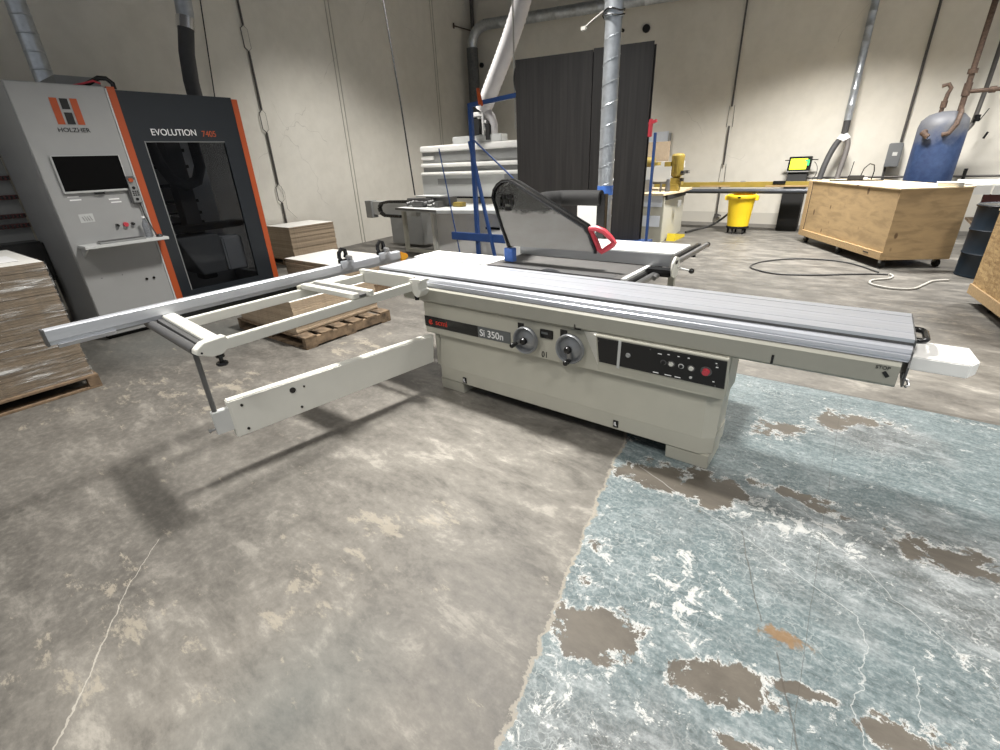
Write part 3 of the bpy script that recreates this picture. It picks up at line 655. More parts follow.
# ------------------------------------------------------------------ dust duct beside the saw
def spiral(pts, r, pitch=.13, n=16):
    pts = [Vector(p) for p in pts]; out = []; rad = []
    for a, b2 in zip(pts, pts[1:]):
        L = (b2-a).length; k = max(1, int(L/pitch))
        for i in range(k):
            for f, dr in ((0,0),(.90,0),(.93,.05),(.97,.05)):
                out.append(a.lerp(b2, (i+f)/k)); rad.append(r*(1+dr))
    out.append(pts[-1]); rad.append(r); return out, rad
D = thing('spiral_duct', 'galvanised spiral duct standing upright beside the saw in front of dark panel', 'duct', (-2.0,4.34,0))
def helix_duct(name, x, y, z0, z1, r, parent):
    p = MB().cyl((x,y,z0),(x,y,z1), r, n=26); h = []
    nturn = (z1-z0)/.16
    K = int(nturn*18)
    for i in range(K+1): a = 2*PI*i/18; h.append((x+r*1.01*math.cos(a), y+r*1.01*math.sin(a), z0+(z1-z0)*i/K))
    p.tube(h, .0035, 5, False); return part(name, p, 'galv', parent)
helix_duct('duct_pipe', -2.0, 4.34, .25, 2.63, .068, D)
helix_duct('duct_pipe', -2.0, 4.34, 2.60, 7.19, .078, D)
part('band_clamp', MB().tube([(-2.0+.086*math.cos(a), 4.34+.086*math.sin(a), 2.64+.01*math.sin(3*a)) for a in [k*PI/12 for k in range(25)]], .006, 6).tube([(-2.0+.088*math.cos(a), 4.34+.088*math.sin(a), 2.61+.012*math.sin(2*a)) for a in [k*PI/12 for k in range(25)]], .005, 6), 'black', D)
part('duct_coupling', MB().cyl((-2.0,4.34,1.25),(-2.0,4.34,1.33), .072), 'bluetape', D, 'blue tape around the pipe')
part('duct_elbow', MB().tube([(-2.0,4.34,.27),(-2.0,4.34,.14),(-2.0,4.38,.08),(-2.0,4.47,.075)], .07, 16), 'galv', D)
tag(part('power_cord', MB().tube([(-2.06,4.27,2.64),(-2.12,4.2,2.58),(-2.17,4.18,2.54)], .005, 6).box(-2.205,-2.16,4.165,4.195,2.515,2.545,.004), 'cablew'), 'pale power cord with plug hanging off the upright spiral duct', 'cord')

# ------------------------------------------------------------------ woodworking CNC machine, left
W = thing('cnc_machine', 'light grey and anthracite vertical CNC machining centre with orange strips', 'cnc machine', (-6.8,2.2,0))
part('cabinet', MB().box(-7.42, -6.22, 1.275, 2.02, .04, 2.385, .008), 'cncgrey', W)
part('plinth', MB().box(-7.38, -6.26, 1.30, 3.26, 0, .05), 'black_m', W)
mb = MB().box(-6.22, -6.20, 1.28, 2.00, .10, 2.375, .004)
fr = part('front_panel', mb, 'cncgrey', W)
sh = part('shelf', MB().box(-6.21, -5.96, 1.33, 2.06, .955, .985, .004).prism([(-6.21,.955),(-5.98,.955),(-6.21,.86)], 'y', 1.345, 1.36), 'ltgrey', W)
part('door_pillar', MB().box(-6.24, -6.195, 2.02, 2.085, .08, 2.385), 'orange', W, 'orange strip')
part('door_pillar', MB().box(-6.24, -6.195, 3.215, 3.28, .08, 2.345), 'orange', W, 'orange strip')
part('pillar_joint', MB().box(-6.23, -6.198, 2.004, 2.018, .1, 2.37), 'ltgrey', W)
# dark door with a window
mb = MB()
def yz_frame(mb, x0, x1, ya, yb, za, zb, wy0, wy1, wz0, wz1):
    mb.box(x0, x1, ya, wy0, za, zb).box(x0, x1, wy1, yb, za, zb).box(x0, x1, wy0, wy1, za, wz0).box(x0, x1, wy0, wy1, wz1, zb)
yz_frame(mb, -6.235, -6.20, 2.085, 3.215, .08, 2.36, 2.21, 3.02, .34, 1.90)
dr = part('door', mb, 'cncdark', W)
part('door_window', MB().box(-6.222, -6.216, 2.20, 3.03, .33, 1.91), 'tinted', dr)
part('window_edge', MB().box(-6.202, -6.197, 2.20, 2.208, .34, 1.91).box(-6.202, -6.197, 2.20, 3.02, 1.90, 1.906), 'midgrey', dr)
part('bay_housing', MB().box(-7.42, -7.38, 2.03, 3.24, .04, 2.3), 'midgrey', W)
part('side_light_pane', MB().box(-7.38, -6.24, 3.25, 3.262, .30, 2.30), 'tinted', W)  # unseen side, glazed to let lamp light into the bay
part('side_frame', MB().box(-7.42, -6.24, 3.24, 3.278, .04, .30), 'midgrey', W)
part('side_frame', MB().box(-7.42, -6.24, 3.24, 3.278, 2.28, 2.34), 'midgrey', W)
part('back_plate', MB().box(-7.38, -7.34, 2.03, 3.24, .05, 2.30), 'ltgrey', W)
for z in (.98, 1.10, 1.25, 1.45, 1.67, 1.86):
    part('clamping_rail', MB().box(-7.33, -7.27, 2.03, 3.0, z-.018, z+.018), 'black_m', W)
part('tool_column', MB().box(-7.05, -6.85, 2.62, 2.80, .3, 2.2, .01), 'dkgrey', W)
part('suction_hose', MB().tube([(-6.72,2.42,1.98),(-6.72,2.46,1.72),(-6.72,2.55,1.52),(-6.72,2.68,1.45),(-6.72,2.82,1.5),(-6.72,2.90,1.66),(-6.72,2.90,1.98)], .062, 14), 'rubberhose', W)
part('tool_bed', MB().prism([(2.32,.88),(2.80,.88),(2.80,.42),(2.5,.42)], 'x', -7.0, -6.5, .01), 'midgrey', W)
part('tool_bed', MB().box(-7.0, -6.45, 2.80, 3.05, .42, .84, .02), 'ltgrey', W)
part('bridge_rail', MB().box(-6.9, -6.6, 2.15, 3.2, .93, 1.0, .01), 'black_m', W)
# logo and lettering
def yzq(mb, pts, x=-6.1985, dx=.003):
    return mb.prism(pts, 'x', x, x+dx)
mb = MB(); yzq(mb, [(1.545,2.265),(1.60,2.265),(1.60,2.048),(1.545,2.048)]); yzq(mb, [(1.695,2.265),(1.75,2.265),(1.75,2.048),(1.695,2.048)])
part('logo_bars', mb, 'orange', fr)
mb = MB(); yzq(mb, [(1.618,2.262),(1.678,2.262),(1.678,2.175),(1.618,2.175)]); yzq(mb, [(1.618,2.148),(1.678,2.148),(1.678,2.05),(1.618,2.05)])
part('logo_blocks', mb, 'blacktxt', fr)
part('maker_lettering', MB().text('HOLZHER', (-6.1975,1.648,1.985), .052, ROT_EAST, bold=.0003, align='CENTER', sx=1.05), 'blacktxt', fr)
part('model_lettering', MB().text('EVOLUTION', (-6.1975,2.285,1.965), .088, ROT_EAST, bold=.0004, sx=.92), 'whitetxt', dr, 'white lettering')
part('model_lettering', MB().text('7405', (-6.1975,2.79,1.955), .085, ROT_EAST, bold=.0, sx=.92), 'orange', dr, 'orange lettering')
mon = part('monitor', MB().box(-6.20, -6.165, 1.385, 1.925, 1.455, 1.785, .004), 'ltgrey', W)
part('screen', MB().box(-6.166, -6.162, 1.395, 1.915, 1.475, 1.780), 'screenoff', mon)
part('screen_mount', MB().box(-6.20, -6.17, 1.62, 1.70, 1.435, 1.455), 'black', mon)
for y, col, r in ((1.712,'black',.016), (1.785,'red',.024), (1.848,'black',.016)):
    part('emergency_button' if col == 'red' else 'push_button', MB().cyl((-6.20,y,1.13),(-6.17,y,1.13), r, r*.9), col, fr)
for y in (1.80, 1.87):
    part('lock', MB().cyl((-6.20,y,.555),(-6.19,y,.555), .013), 'black', fr)
for y in (1.42, 1.60):
    part('rivet', MB().cyl((-6.20,y,.64),(-6.197,y,.64), .005, n=8), 'dkgrey', fr)
mb = MB()
for k in range(4): yzq(mb, [(1.45+.02*k,1.24+.01*(k%2)),(1.458+.02*k,1.24),(1.47+.02*k,1.20),(1.462+.02*k,1.20)])
part('hand_sketch', mb, 'midgrey', fr)
part('sketch_sheet', yzq(MB(), [(1.43,1.265),(1.545,1.265),(1.545,1.185),(1.43,1.185)], -6.1995, .001), 'ltgrey', fr)
mb = MB()
for (y, z) in ((1.72,1.375),(1.40,1.42)):
    mb.box(-6.1995,-6.1975,y,y+.09,z,z+.012).box(-6.1995,-6.1975,y+.01,y+.10,z-.03,z-.018)
part('tape_residue', mb, 'whitetxt', fr)
cf2 = part('top_box', MB().box(-7.2, -6.55, 1.74, 2.10, 2.385, 2.50, .006), 'midgrey', W)
part('top_duct_collar', MB().cyl((-7.1,1.80,2.385),(-7.1,1.80,2.46), .11), 'black_m', W)
part('cable_loom', MB().tube([(-6.4,1.9,2.40),(-6.3,1.95,2.43),(-6.26,2.0,2.46),(-6.25,2.06,2.46),(-6.24,2.10,2.42),(-6.24,2.10,2.37)], .022, 8), 'black', W)
part('cable_loom', MB().tube([(-6.4,1.82,2.40),(-6.3,1.88,2.41),(-6.25,1.95,2.43),(-6.24,2.0,2.41)], .009, 8), 'red', W)
rp = part('rail_bed', MB().box(-7.62, -7.50, -4.0, 1.272, .30, 1.95), 'midgrey', W)
for z in (1.14, 1.24, 1.43, 1.62, 1.84):
    r_ = part('clamping_rail', MB().box(-7.50, -7.44, -4.0, 1.27, z-.022, z+.022), 'darkred', W)
    mb = MB()
    for k in range(40): mb.box(-7.441, -7.432, -.2+k*.037, -.2+k*.037+.018, z-.015, z+.015)
    part('rail_clips', mb, 'black', r_)
part('lower_bed', MB().box(-7.5, -7.2, -4.0, 1.27, .55, .98, .02), 'black', W)
part('lower_bed', MB().box(-7.25, -7.05, -4, 1.2, .3, .72, .02), 'dkgrey', W)
# remote hanging on the cabinet
Rm = thing('remote_pendant', 'grey machine pendant with red button hung beside the monitor', 'remote control', (-6.17,1.97,1.32))
part('body', MB().box(-6.195, -6.15, 1.90, 1.995, 1.32, 1.585, .012), 'dkgrey', Rm)
part('face', MB().box(-6.152, -6.148, 1.918, 1.985, 1.335, 1.55), 'midgrey', Rm)
part('stop_button', MB().cyl((-6.15,1.945,1.548),(-6.13,1.945,1.548), .020), 'orange', Rm, 'red stop button')
mb = MB()
for z in (1.475, 1.365): mb.cyl((-6.149,1.95,z),(-6.14,1.95,z), .014, n=12)
for i in range(3):
    for j in range(3): mb.box(-6.149,-6.144,1.928+.02*i,1.94+.02*i,1.40+.018*j,1.41+.018*j)
part('keypad', mb, 'black', Rm)
part('cord', MB().tube([(-6.17,1.97,1.32),(-6.172,1.975,1.2),(-6.17,2.0,1.08),(-6.10,2.0,1.0)], .007, 6), 'cable', Rm)
K = thing('keyboard', 'flat dark keyboard on the grey shelf of the CNC cabinet', 'keyboard', (-6.06,1.66,.985))
part('base', MB().box(-6.13, -6.0, 1.47, 1.87, .985, 1.003, .004), 'midgrey', K)
mb = MB()
for i in range(20):
    for j in range(5): mb.box(-6.122+.023*j, -6.104+.023*j, 1.482+.0188*i, 1.497+.0188*i, 1.003, 1.008)
part('keys', mb, 'dkgrey', K)
Bt = thing('water_bottle', 'clear plastic bottle standing on the grey shelf next to the keyboard', 'bottle', (-6.10,1.93,.985))
part('bottle', MB().lathe([(0,.985),(.030,.985),(.034,.995),(.034,1.10),(.030,1.13),(.013,1.165),(.013,1.18),(0,1.18)], (-6.10,1.93,0), 'z', 20), 'plastic_clear', Bt)
part('cap', MB().cyl((-6.10,1.93,1.18),(-6.10,1.93,1.198), .015), 'whitetxt', Bt)
tag(part('computer_mouse', MB().lathe([(0,.985),(.03,.985),(.033,.995),(.022,1.012),(0,1.017)], (-6.03,2.0,0), 'z', 18), 'black'), 'black computer mouse at the right end of the grey shelf', 'mouse')
# ducts over the machine
dd = thing('spiral_duct', 'shiny galvanised duct rising from the light grey cabinet top', 'duct', (-7.1,1.80,2.46))
o_, r_ = spiral([(-7.1,1.80,2.46),(-7.1,1.80,7.19)], .085, .15, 20)
part('duct_pipe', MB().tube(o_, r_, 20), 'galv', dd)
hh = thing('flexible_hose', 'dark grey flexible hose dropping to the anthracite machine top', 'hose', (-6.95,3.0,2.345))
hs = [(-6.95,3.17,2.345),(-6.97,3.18,2.6),(-7.0,3.23,2.9),(-7.02,3.31,3.18)]
part('hose', MB().tube(hs, .085, 18), 'rubberhose', hh)
part('duct_pipe', MB().tube([(-7.02,3.31,3.18),(-7.02,3.34,3.3),(-7.02,3.36,3.5),(-7.02,3.42,7.19)], .092, 18), 'galv', hh)
part('hose_clamp', MB().cyl((-7.02,3.30,3.15),(-7.02,3.33,3.27), .097), 'chrome', hh)

# ------------------------------------------------------------------ board stacks
def board_stack(x0, x1, y0, y1, z0, n, th, mat, label, group, top=None, jit=.004):
    base = None
    for i in range(n):
        last = i == n-1
        jx, jy = random.uniform(-jit,jit), random.uniform(-jit,jit)
        if base is None or last:
            o = part('particleboard_sheet', MB().box(x0, x1, y0, y1, 0, th*.93), mat)
            if last and top:
                me = o.data; me.materials.append(M[top])
                for p in me.polygons: p.material_index = 1 if p.normal.z > .5 else 0
            if base is None: base = o
        else: o = base.copy(); C.objects.link(o)
        o.location = ((x0+x1)/2+jx, (y0+y1)/2+jy, z0+i*th)
        tag(o, label if not last else label.replace('one of the ', 'topmost of the '), 'board', group)
def pallet(x0, x1, y0, y1, mat, label, nb=7, along='x', h=.12):
    p = thing('wooden_pallet', label, 'pallet', ((x0+x1)/2, (y0+y1)/2, 0))
    if along == 'x':   # top planks run along X, stringers along Y
        w = (y1-y0)/(nb*1.35)
        for k in range(nb):
            y = y0+(y1-y0-w)*k/(nb-1); part('deck_plank', MB().box(x0, x1, y, y+w, h-.018, h, .002), mat, p)
        for x in (x0, (x0+x1)/2-.025, x1-.05): part('stringer', MB().box(x, x+.05, y0, y1, .018, h-.018, .002), mat, p)
        for k in range(3):
            y = y0+(y1-y0-w)*k/2; part('bottom_plank', MB().box(x0, x1, y, y+w, 0, .018, .002), mat, p)
    else:
        w = (x1-x0)/(nb*1.35)
        for k in range(nb):
            x = x0+(x1-x0-w)*k/(nb-1); part('deck_plank', MB().box(x, x+w, y0, y1, h-.018, h, .002), mat, p)
        for y in (y0, (y0+y1)/2-.04, y1-.08):
            for x in (x0, (x0+x1)/2-.04, x1-.08): part('block', MB().box(x, x+.08, y, y+.08, .018, h-.018, .002), mat, p)
        for x in (x0, (x0+x1)/2-.05, x1-.1): part('bottom_plank', MB().box(x, x+.1, y0, y1, 0, .018, .002), mat, p)
    return p
pallet(-6.10, -4.84, -1.65, .84, 'pallet', 'wooden pallet under the tall stretch-wrapped board stack', 6, 'y', .11)
board_stack(-6.10, -4.88, -1.62, .815, .112, 48, .0192, 'boardw', 'one of the particleboard sheets in the tall stretch-wrapped stack', 'sheets in the wrapped stack', 'boardtop', .003)
mb = MB(); mb.box(-6.108, -4.872, -1.628, .823, .1125, 1.036)
mb.bm.faces.ensure_lookup_table()
bmesh.ops.delete(mb.bm, geom=[f for f in mb.bm.faces if abs(f.normal.z) > .5], context='FACES')
tag(part('stretch_wrap', mb, 'wrap'), 'clear shiny stretch film around the tall board stack', 'plastic wrap')
tag(part('paper_sheet', MB().box(-5.55, -5.12, .40, .72, 1.0345, 1.0375), 'whitetxt'), 'white printed sheet lying on the wrapped board stack', 'paper')
pallet(-5.32, -4.03, 2.24, 3.30, 'palletdark', 'dark stained wooden pallet under the low board stack in front of the saw frame', 6, 'x')
board_stack(-5.25, -4.18, 2.265, 3.26, .121, 17, .0192, 'board', 'one of the particleboard sheets in the low stack on the dark pallet', 'sheets on the dark pallet', 'boardtop')
pallet(-6.5, -5.1, 3.54, 4.42, 'pallet', 'wooden pallet under the middle board stack behind the crosscut fence', 6, 'x')
board_stack(-6.45, -5.15, 3.56, 4.37, .121, 17, .0192, 'board', 'one of the particleboard sheets in the middle stack', 'sheets in the middle stack', 'boardtop')
pallet(-8.70, -7.90, 4.55, 5.5, 'pallet', 'wooden pallet under the far board stack by the left wall', 6, 'x')
board_stack(-8.68, -7.93, 4.57, 5.47, .121, 28, .0196, 'board', 'one of the particleboard sheets in the far stack by the left wall', 'sheets in the far stack', 'boardtop')

# ------------------------------------------------------------------ leaning laminate sheets and blue rack
def sheet(x0, y0, x1, y1, z0, z1, label, th=.019):
    d = Vector((x1-x0, y1-y0, 0)).normalized(); n_ = Vector((-d.y, d.x, 0))*th
    tag(part('laminate_panel', MB().prism([(x0,y0),(x1,y1),(x1+n_.x,y1+n_.y),(x0+n_.x,y0+n_.y)], 'z', z0, z1), 'laminate'), label, 'panel', None)
sheet(-4.01,5.84,-3.03,6.05,.55,2.725, 'dark woodgrain laminate panel on the blue rack, wider left one')
sheet(-3.015,6.04,-2.345,6.195,.55,2.735, 'dark woodgrain laminate panel on the blue rack, narrow one right of the duct')
sheet(-3.96,5.90,-2.34,6.255,.55,2.71, 'pale-edged panel standing behind the dark laminate panels')
Rk = thing('panel_rack', 'blue steel panel rack with tall post and diagonal braces', 'rack', (-3.6,6.0,0))
part('mast', MB().box(-4.95, -4.89, 5.97, 6.03, .06, 2.33, .004), 'blue', Rk)
part('top_arm', MB().bar((-4.95,6.0,2.31),(-4.05,5.98,2.36), .05, .055, b=.004), 'blue', Rk)
part('brace', MB().bar((-4.93,5.95,1.85),(-4.50,5.92,.08), .045, .045, b=.004), 'blue', Rk)
part('cross_rail', MB().box(-5.42, -2.2, 5.93, 5.98, .42, .54, .006), 'blue', Rk)
part('cross_rail', MB().box(-5.42, -2.2, 5.80, 5.83, .20, .24, .004), 'blue', Rk)
part('shelf_rail', MB().box(-4.2, -2.2, 5.81, 6.32, .50, .548, .004), 'blue', Rk)
part('brace_rod', MB().cyl((-5.60,6.0,1.78),(-5.27,5.96,.10), .010), 'blue', Rk)
part('brace_rod', MB().cyl((-4.90,6.0,1.87),(-4.05,6.0,1.22), .012), 'blue', Rk)
part('side_post', MB().box(-2.20, -2.17, 6.02, 6.05, .06, 1.80, .003), 'blue', Rk)
for x in (-5.3, -4.0, -2.3):
    part('base_rail', MB().box(x-.03, x+.03, 5.6, 6.5, .02, .08, .004), 'blue', Rk)
part('rear_post', MB().box(-4.03, -3.97, 6.36, 6.42, .08, 2.3, .004), 'blue', Rk)
tag(part('hand_clamp', MB().bar((-4.70,5.95,2.30),(-4.72,5.95,2.50), .05, .03, b=.005).bar((-4.66,5.95,2.28),(-4.70,5.95,2.44), .03, .02), 'orange'), 'orange-handled clamp on the top arm of the blue rack', 'clamp')
tag(part('hand_clamp', MB().bar((-2.29,6.14,1.76),(-2.285,6.14,1.95), .05, .04, b=.006).bar((-2.31,6.14,1.90),(-2.22,6.14,1.93), .04, .03), 'red'), 'red clamp gripping the right edge of the dark panels', 'clamp')
mb = MB()
for k in range(4):
    rr = .15+.012*k; mb.tube([(-4.05+.06*math.cos(a), 6.02+.03*k, 2.48+rr*math.sin(a)) if False else (-4.11+rr*.45*math.cos(a), 6.05+.02*k, 2.55+rr*math.sin(a)) for a in [i*PI/16 for i in range(33)]], .010, 6)
tag(part('air_hose', mb, 'cable'), 'coil of black air hose hung behind the left edge of the dark panels', 'hose')
tag(part('white_board', MB().box(-2.42, -2.14, 4.60, 4.62, 0, 1.14), 'white2'), 'small white board standing behind the black guard post', 'board')

# ------------------------------------------------------------------ horizontal beam saw at the back left
Bm = thing('beam_saw', 'pale grey horizontal beam saw with white pressure beams behind the blue rack', 'beam saw', (-6.0,7.3,0))
part('pressure_beam', MB().box(-7.14, -4.2, 7.10, 7.30, 1.76, 1.87, .02), 'white2', Bm)
part('beam_skirt', MB().box(-6.78, -4.2, 7.12, 7.28, 1.60, 1.76), 'midgrey', Bm)
part('pressure_beam', MB().box(-7.14, -6.80, 7.12, 7.28, 1.63, 1.70, .01), 'white2', Bm)
part('pressure_beam', MB().box(-7.14, -4.2, 7.08, 7.30, 1.50, 1.57, .02), 'white2', Bm)
part('pressure_beam', MB().box(-7.14, -4.2, 7.06, 7.30, 1.36, 1.42, .02), 'white2', Bm)
part('beam_core', MB().box(-7.11, -4.2, 7.14, 7.28, 1.40, 1.78), 'midgrey', Bm)
part('beam_body', MB().box(-7.14, -4.2, 7.10, 7.35, .98, 1.37, .006), 'ltgrey', Bm)
part('body_label', MB().box(-6.72, -5.7, 7.094, 7.10, 1.20, 1.30), 'midgrey', Bm)
part('body_label', MB().box(-5.15, -4.2, 7.094, 7.10, 1.22, 1.36), 'midgrey', Bm)
part('pressure_strip', MB().box(-7.0, -5.3, 7.02, 7.09, .965, .995), 'black', Bm)
part('base_cabinet', MB().box(-6.30, -4.2, 6.52, 7.35, .06, .84, .006), 'white2', Bm)
part('cabinet_door', MB().box(-5.50, -4.6, 6.508, 6.52, .12, .78, .004), 'white2', Bm)
part('vent_slot', MB().box(-5.15, -4.85, 6.50, 6.512, .52, .56), 'black', Bm)
part('saw_table', MB().prism([(-7.02,6.23),(-5.83,6.05),(-4.2,6.40),(-4.2,7.10),(-7.02,7.10)], 'z', .80, .855, .004), 'ltgrey', Bm)
part('table_edge', MB().prism([(-7.03,6.215),(-5.83,6.035),(-5.83,6.05),(-7.02,6.23)], 'z', .82, .858), 'dkgrey', Bm)
part('table_leg', MB().box(-7.08, -7.01, 6.40, 6.47, .03, .80, .004), 'greige', Bm)
part('table_leg', MB().box(-6.32, -6.25, 6.40, 6.47, .03, .80, .004), 'white', Bm)
part('table_leg', MB().box(-6.62, -6.57, 7.0, 7.05, .03, .80, .004), 'white', Bm)
part('leg_rail', MB().box(-7.08, -6.28, 6.41, 6.46, .03, .09), 'greige', Bm)
part('electrical_box', MB().box(-8.05, -7.12, 6.95, 7.40, .06, .72, .006), 'midgrey', Bm)
part('gripper_rail', MB().box(-8.30, -6.9, 6.62, 6.72, .66, .92, .006), 'ltgrey', Bm)
part('gripper_end', MB().box(-8.34, -8.15, 6.58, 6.74, .60, .93, .006), 'midgrey', Bm)
mb = MB(); ec = [(-6.9,.94),(-7.5,.93),(-7.72,.90),(-7.80,.82),(-7.77,.72),(-7.68,.67),(-7.2,.665)]
for (a, b2) in zip(ec, ec[1:]):
    L = math.hypot(b2[0]-a[0], b2[1]-a[1]); n_ = max(1, int(L/.055))
    for k in range(n_):
        f0, f1 = k/n_, (k+.8)/n_
        mb.bar((a[0]+(b2[0]-a[0])*f0, 6.50, a[1]+(b2[1]-a[1])*f0), (a[0]+(b2[0]-a[0])*f1, 6.50, a[1]+(b2[1]-a[1])*f1), .07, .05)
part('cable_chain', mb, 'black', Bm, 'black looped cable chain')
mb = MB().box(-6.95,-6.35,6.45,6.62,.90,1.0,.01).box(-6.75,-6.45,6.36,6.5,.855,.95,.02).box(-6.5,-6.3,6.5,6.65,.95,1.04,.01).box(-6.45,-6.0,6.55,6.8,.92,1.02,.01).box(-6.2,-6.1,6.4,6.8,.86,.96,.01)
for k in range(7): mb.cyl((-6.9+.11*k,6.40,.90+.02*(k%3)),(-6.86+.11*k,6.50,.93+.02*(k%2)), .03, n=10)
part('gripper_carriage', mb, 'dkgrey', Bm)
part('gripper_cover', MB().box(-6.75, -6.15, 6.5, 6.72, 1.02, 1.045, .004), 'ltgrey', Bm)
part('motor_housing', MB().box(-6.30, -5.20, 7.12, 7.30, 1.87, 1.985, .008), 'ltgrey', Bm)
mb = MB().cyl((-5.66,7.25,1.98),(-5.66,7.25,2.28), .10).box(-5.85,-5.5,7.1,7.2,2.05,2.09).box(-5.85,-5.5,7.1,7.2,2.16,2.20).box(-5.78,-5.55,7.08,7.2,2.26,2.33,.01).cyl((-5.82,7.12,2.0),(-5.82,7.12,2.26),.03).cyl((-5.56,7.1,1.98),(-5.56,7.1,2.3),.02)
part('suction_head', mb, 'white2', Bm)
part('suction_head_core', MB().box(-5.75,-5.6,7.03,7.1,1.99,2.22).box(-5.52,-5.44,7.1,7.2,1.9,2.15), 'black_m', Bm)
part('suction_elbow', MB().tube([(-5.60,7.2,2.36),(-5.46,7.2,2.24),(-5.40,7.2,2.12),(-5.42,7.2,1.90)], [.10,.075,.06,.06], 14), 'whitehose', Bm)
tag(part('tool_box', MB().box(-5.95,-5.75,6.6,6.75,.857,.93,.01), 'ochre'), 'small yellow-green box on the beam saw table', 'box')
# ribbed white hose
def ribbed(pts, r, step=.035, amp=.05):
    pts = [Vector(p) for p in pts]; out, rad = [], []; s_ = 0
    for a, b2 in zip(pts, pts[1:]):
        L = (b2-a).length; k = max(1, int(L/step))
        for i in range(k): out.append(a.lerp(b2, i/k)); rad.append(r*(1+(amp if (len(out) % 2) else -amp)))
    out.append(pts[-1]); rad.append(r); return out, rad
def bez(p, n=14):
    p = [Vector(q) for q in p]; out = []
    for i in range(n+1):
        t = i/n; out.append(((1-t)**3)*p[0]+3*((1-t)**2)*t*p[1]+3*(1-t)*t*t*p[2]+(t**3)*p[3])
    return out
WH = thing('flexible_hose', 'fat white ribbed hose dropping to the beam saw suction head', 'hose', (-5.5,7.2,2.32))
o_, r_ = ribbed(bez([(-5.62,7.2,2.36),(-5.40,7.2,2.72),(-5.0,7.2,3.25),(-4.79,7.2,3.72)])+[Vector((-4.5,7.2,4.5)),Vector((-4.3,7.2,7.19))], .135, .03, .035)
part('hose', MB().tube(o_, r_, 18), 'whitehose', WH)
HD = thing('spiral_duct', 'galvanised horizontal duct along the back wall with elbow and dark drop hose', 'duct', (-9.3,11.7,4.0))
el = [(-9.33,11.6,4.28),(-9.31,11.6,4.42),(-9.22,11.6,4.58),(-9.08,11.6,4.68),(-8.85,11.6,4.72)]
part('duct_elbow', MB().tube(el, .125, 16), 'galv', HD)
o_, r_ = spiral([(-8.85,11.6,4.72),(-6.7,11.6,4.60),(-2.5,11.6,4.38),(4,11.6,4.2)], .12, .5)
part('duct_pipe', MB().tube(o_, r_, 16), 'galv', HD)
part('drop_hose', MB().tube([(-9.33,11.6,4.28),(-9.33,11.6,3.0),(-9.30,11.6,2.0)], .15, 16), paint('dark_drop_hose', (.09,.095,.095), .6, var=.3, scale=20), HD)

# ------------------------------------------------------------------ boring machine with ochre motors
Q = thing('boring_machine', 'grey boring machine with ochre motor heads and wooden top by back wall', 'boring machine', (-3.4,10.1,0))
part('base_cabinet', MB().prism([(-4.2,9.25),(-3.07,9.25),(-3.20,10.9),(-4.2,10.9)], 'z', .0, .84, .01), 'greige', Q)
part('wood_top', MB().prism([(-4.3,9.15),(-3.06,9.15),(-2.98,10.0),(-3.05,10.9),(-4.3,10.9)], 'z', .86, .90, .003), 'plytop', Q)
part('top_frame', MB().box(-3.10, -3.03, 9.3, 10.4, .78, .86), 'black_m', Q)
part('side_tag', MB().box(-3.018,-3.012, 9.9,10.1,.60,.72), 'midgrey', Q)
for z0, z1, x in ((.66,.90,-3.10),(.30,.50,-3.12),):
    tag(part('paper_sheet', MB().box(-3.75, x, 9.232, 9.238, z0, z1), 'paper'), 'pale paper sheet on the front of the boring machine, %s one' % ('upper' if z0 > .5 else 'lower'), 'paper')
part('notice_board', MB().box(-3.8, -3.12, 9.6, 9.62, 1.08, 1.34), 'ltgrey', Q)
part('beam', MB().box(-4.2, -3.0, 9.9, 10.1, 1.02, 1.12, .01).box(-4.2,-2.9,9.95,10.05,1.2,1.26), 'steel', Q)
part('upper_bar', MB().box(-4.2, -3.05, 10.0, 10.2, 1.30, 1.42, .005), 'ltgrey', Q)
mt = part('motor', MB().lathe([(0,1.13),(.06,1.13),(.10,1.17),(.105,1.20),(.115,1.22),(.115,1.46),(.12,1.48),(.12,1.52),(.09,1.55),(0,1.56)], (-3.10,9.9,0), 'z', 20), 'ochre', Q, 'upright ochre motor')
mb = MB()
for k in range(10): a = k*PI/5; mb.box(-3.10+.112*math.cos(a)-.006, -3.10+.112*math.cos(a)+.006, 9.9+.112*math.sin(a)-.006, 9.9+.112*math.sin(a)+.006, 1.23, 1.45)
part('cooling_fins', mb, 'ochre', mt)
part('motor', MB().cyl((-3.85,9.8,1.42),(-3.52,9.8,1.42), .09).box(-3.5,-3.42,9.7,9.9,1.36,1.42), 'ochre', Q)
part('motor_bracket', MB().box(-3.32, -3.20, 9.8, 10.0, 1.30, 1.42, .006), 'ochre', Q)
part('motor_mount', MB().box(-3.24,-2.98,9.8,10.0,1.0,1.13,.006), 'ochre', Q)
part('motor_foot', MB().box(-3.18,-3.0,9.75,9.9,.90,1.02,.01), 'ochre', Q)
part('drill_foot', MB().cyl((-3.28,9.6,.90),(-3.28,9.6,1.05), .02).cyl((-3.15,9.6,.90),(-3.15,9.6,1.12),.05,.03).cyl((-3.60,9.5,.90),(-3.60,9.5,1.0),.04), 'dkgrey', Q)
part('guard_knob', MB().cyl((-2.99,9.8,1.22),(-2.93,9.8,1.22), .04).cyl((-2.99,9.8,1.10),(-2.93,9.8,1.10), .03), 'black', Q)
part('left_unit', MB().box(-3.75,-3.5,9.35,9.6,.90,1.12,.01).cyl((-3.62,9.35,1.04),(-3.62,9.28,1.04),.06), 'dkgrey', Q)
part('cardboard', MB().box(-3.9, -3.42, 10.3, 10.33, 1.30, 1.78), 'board', Q)
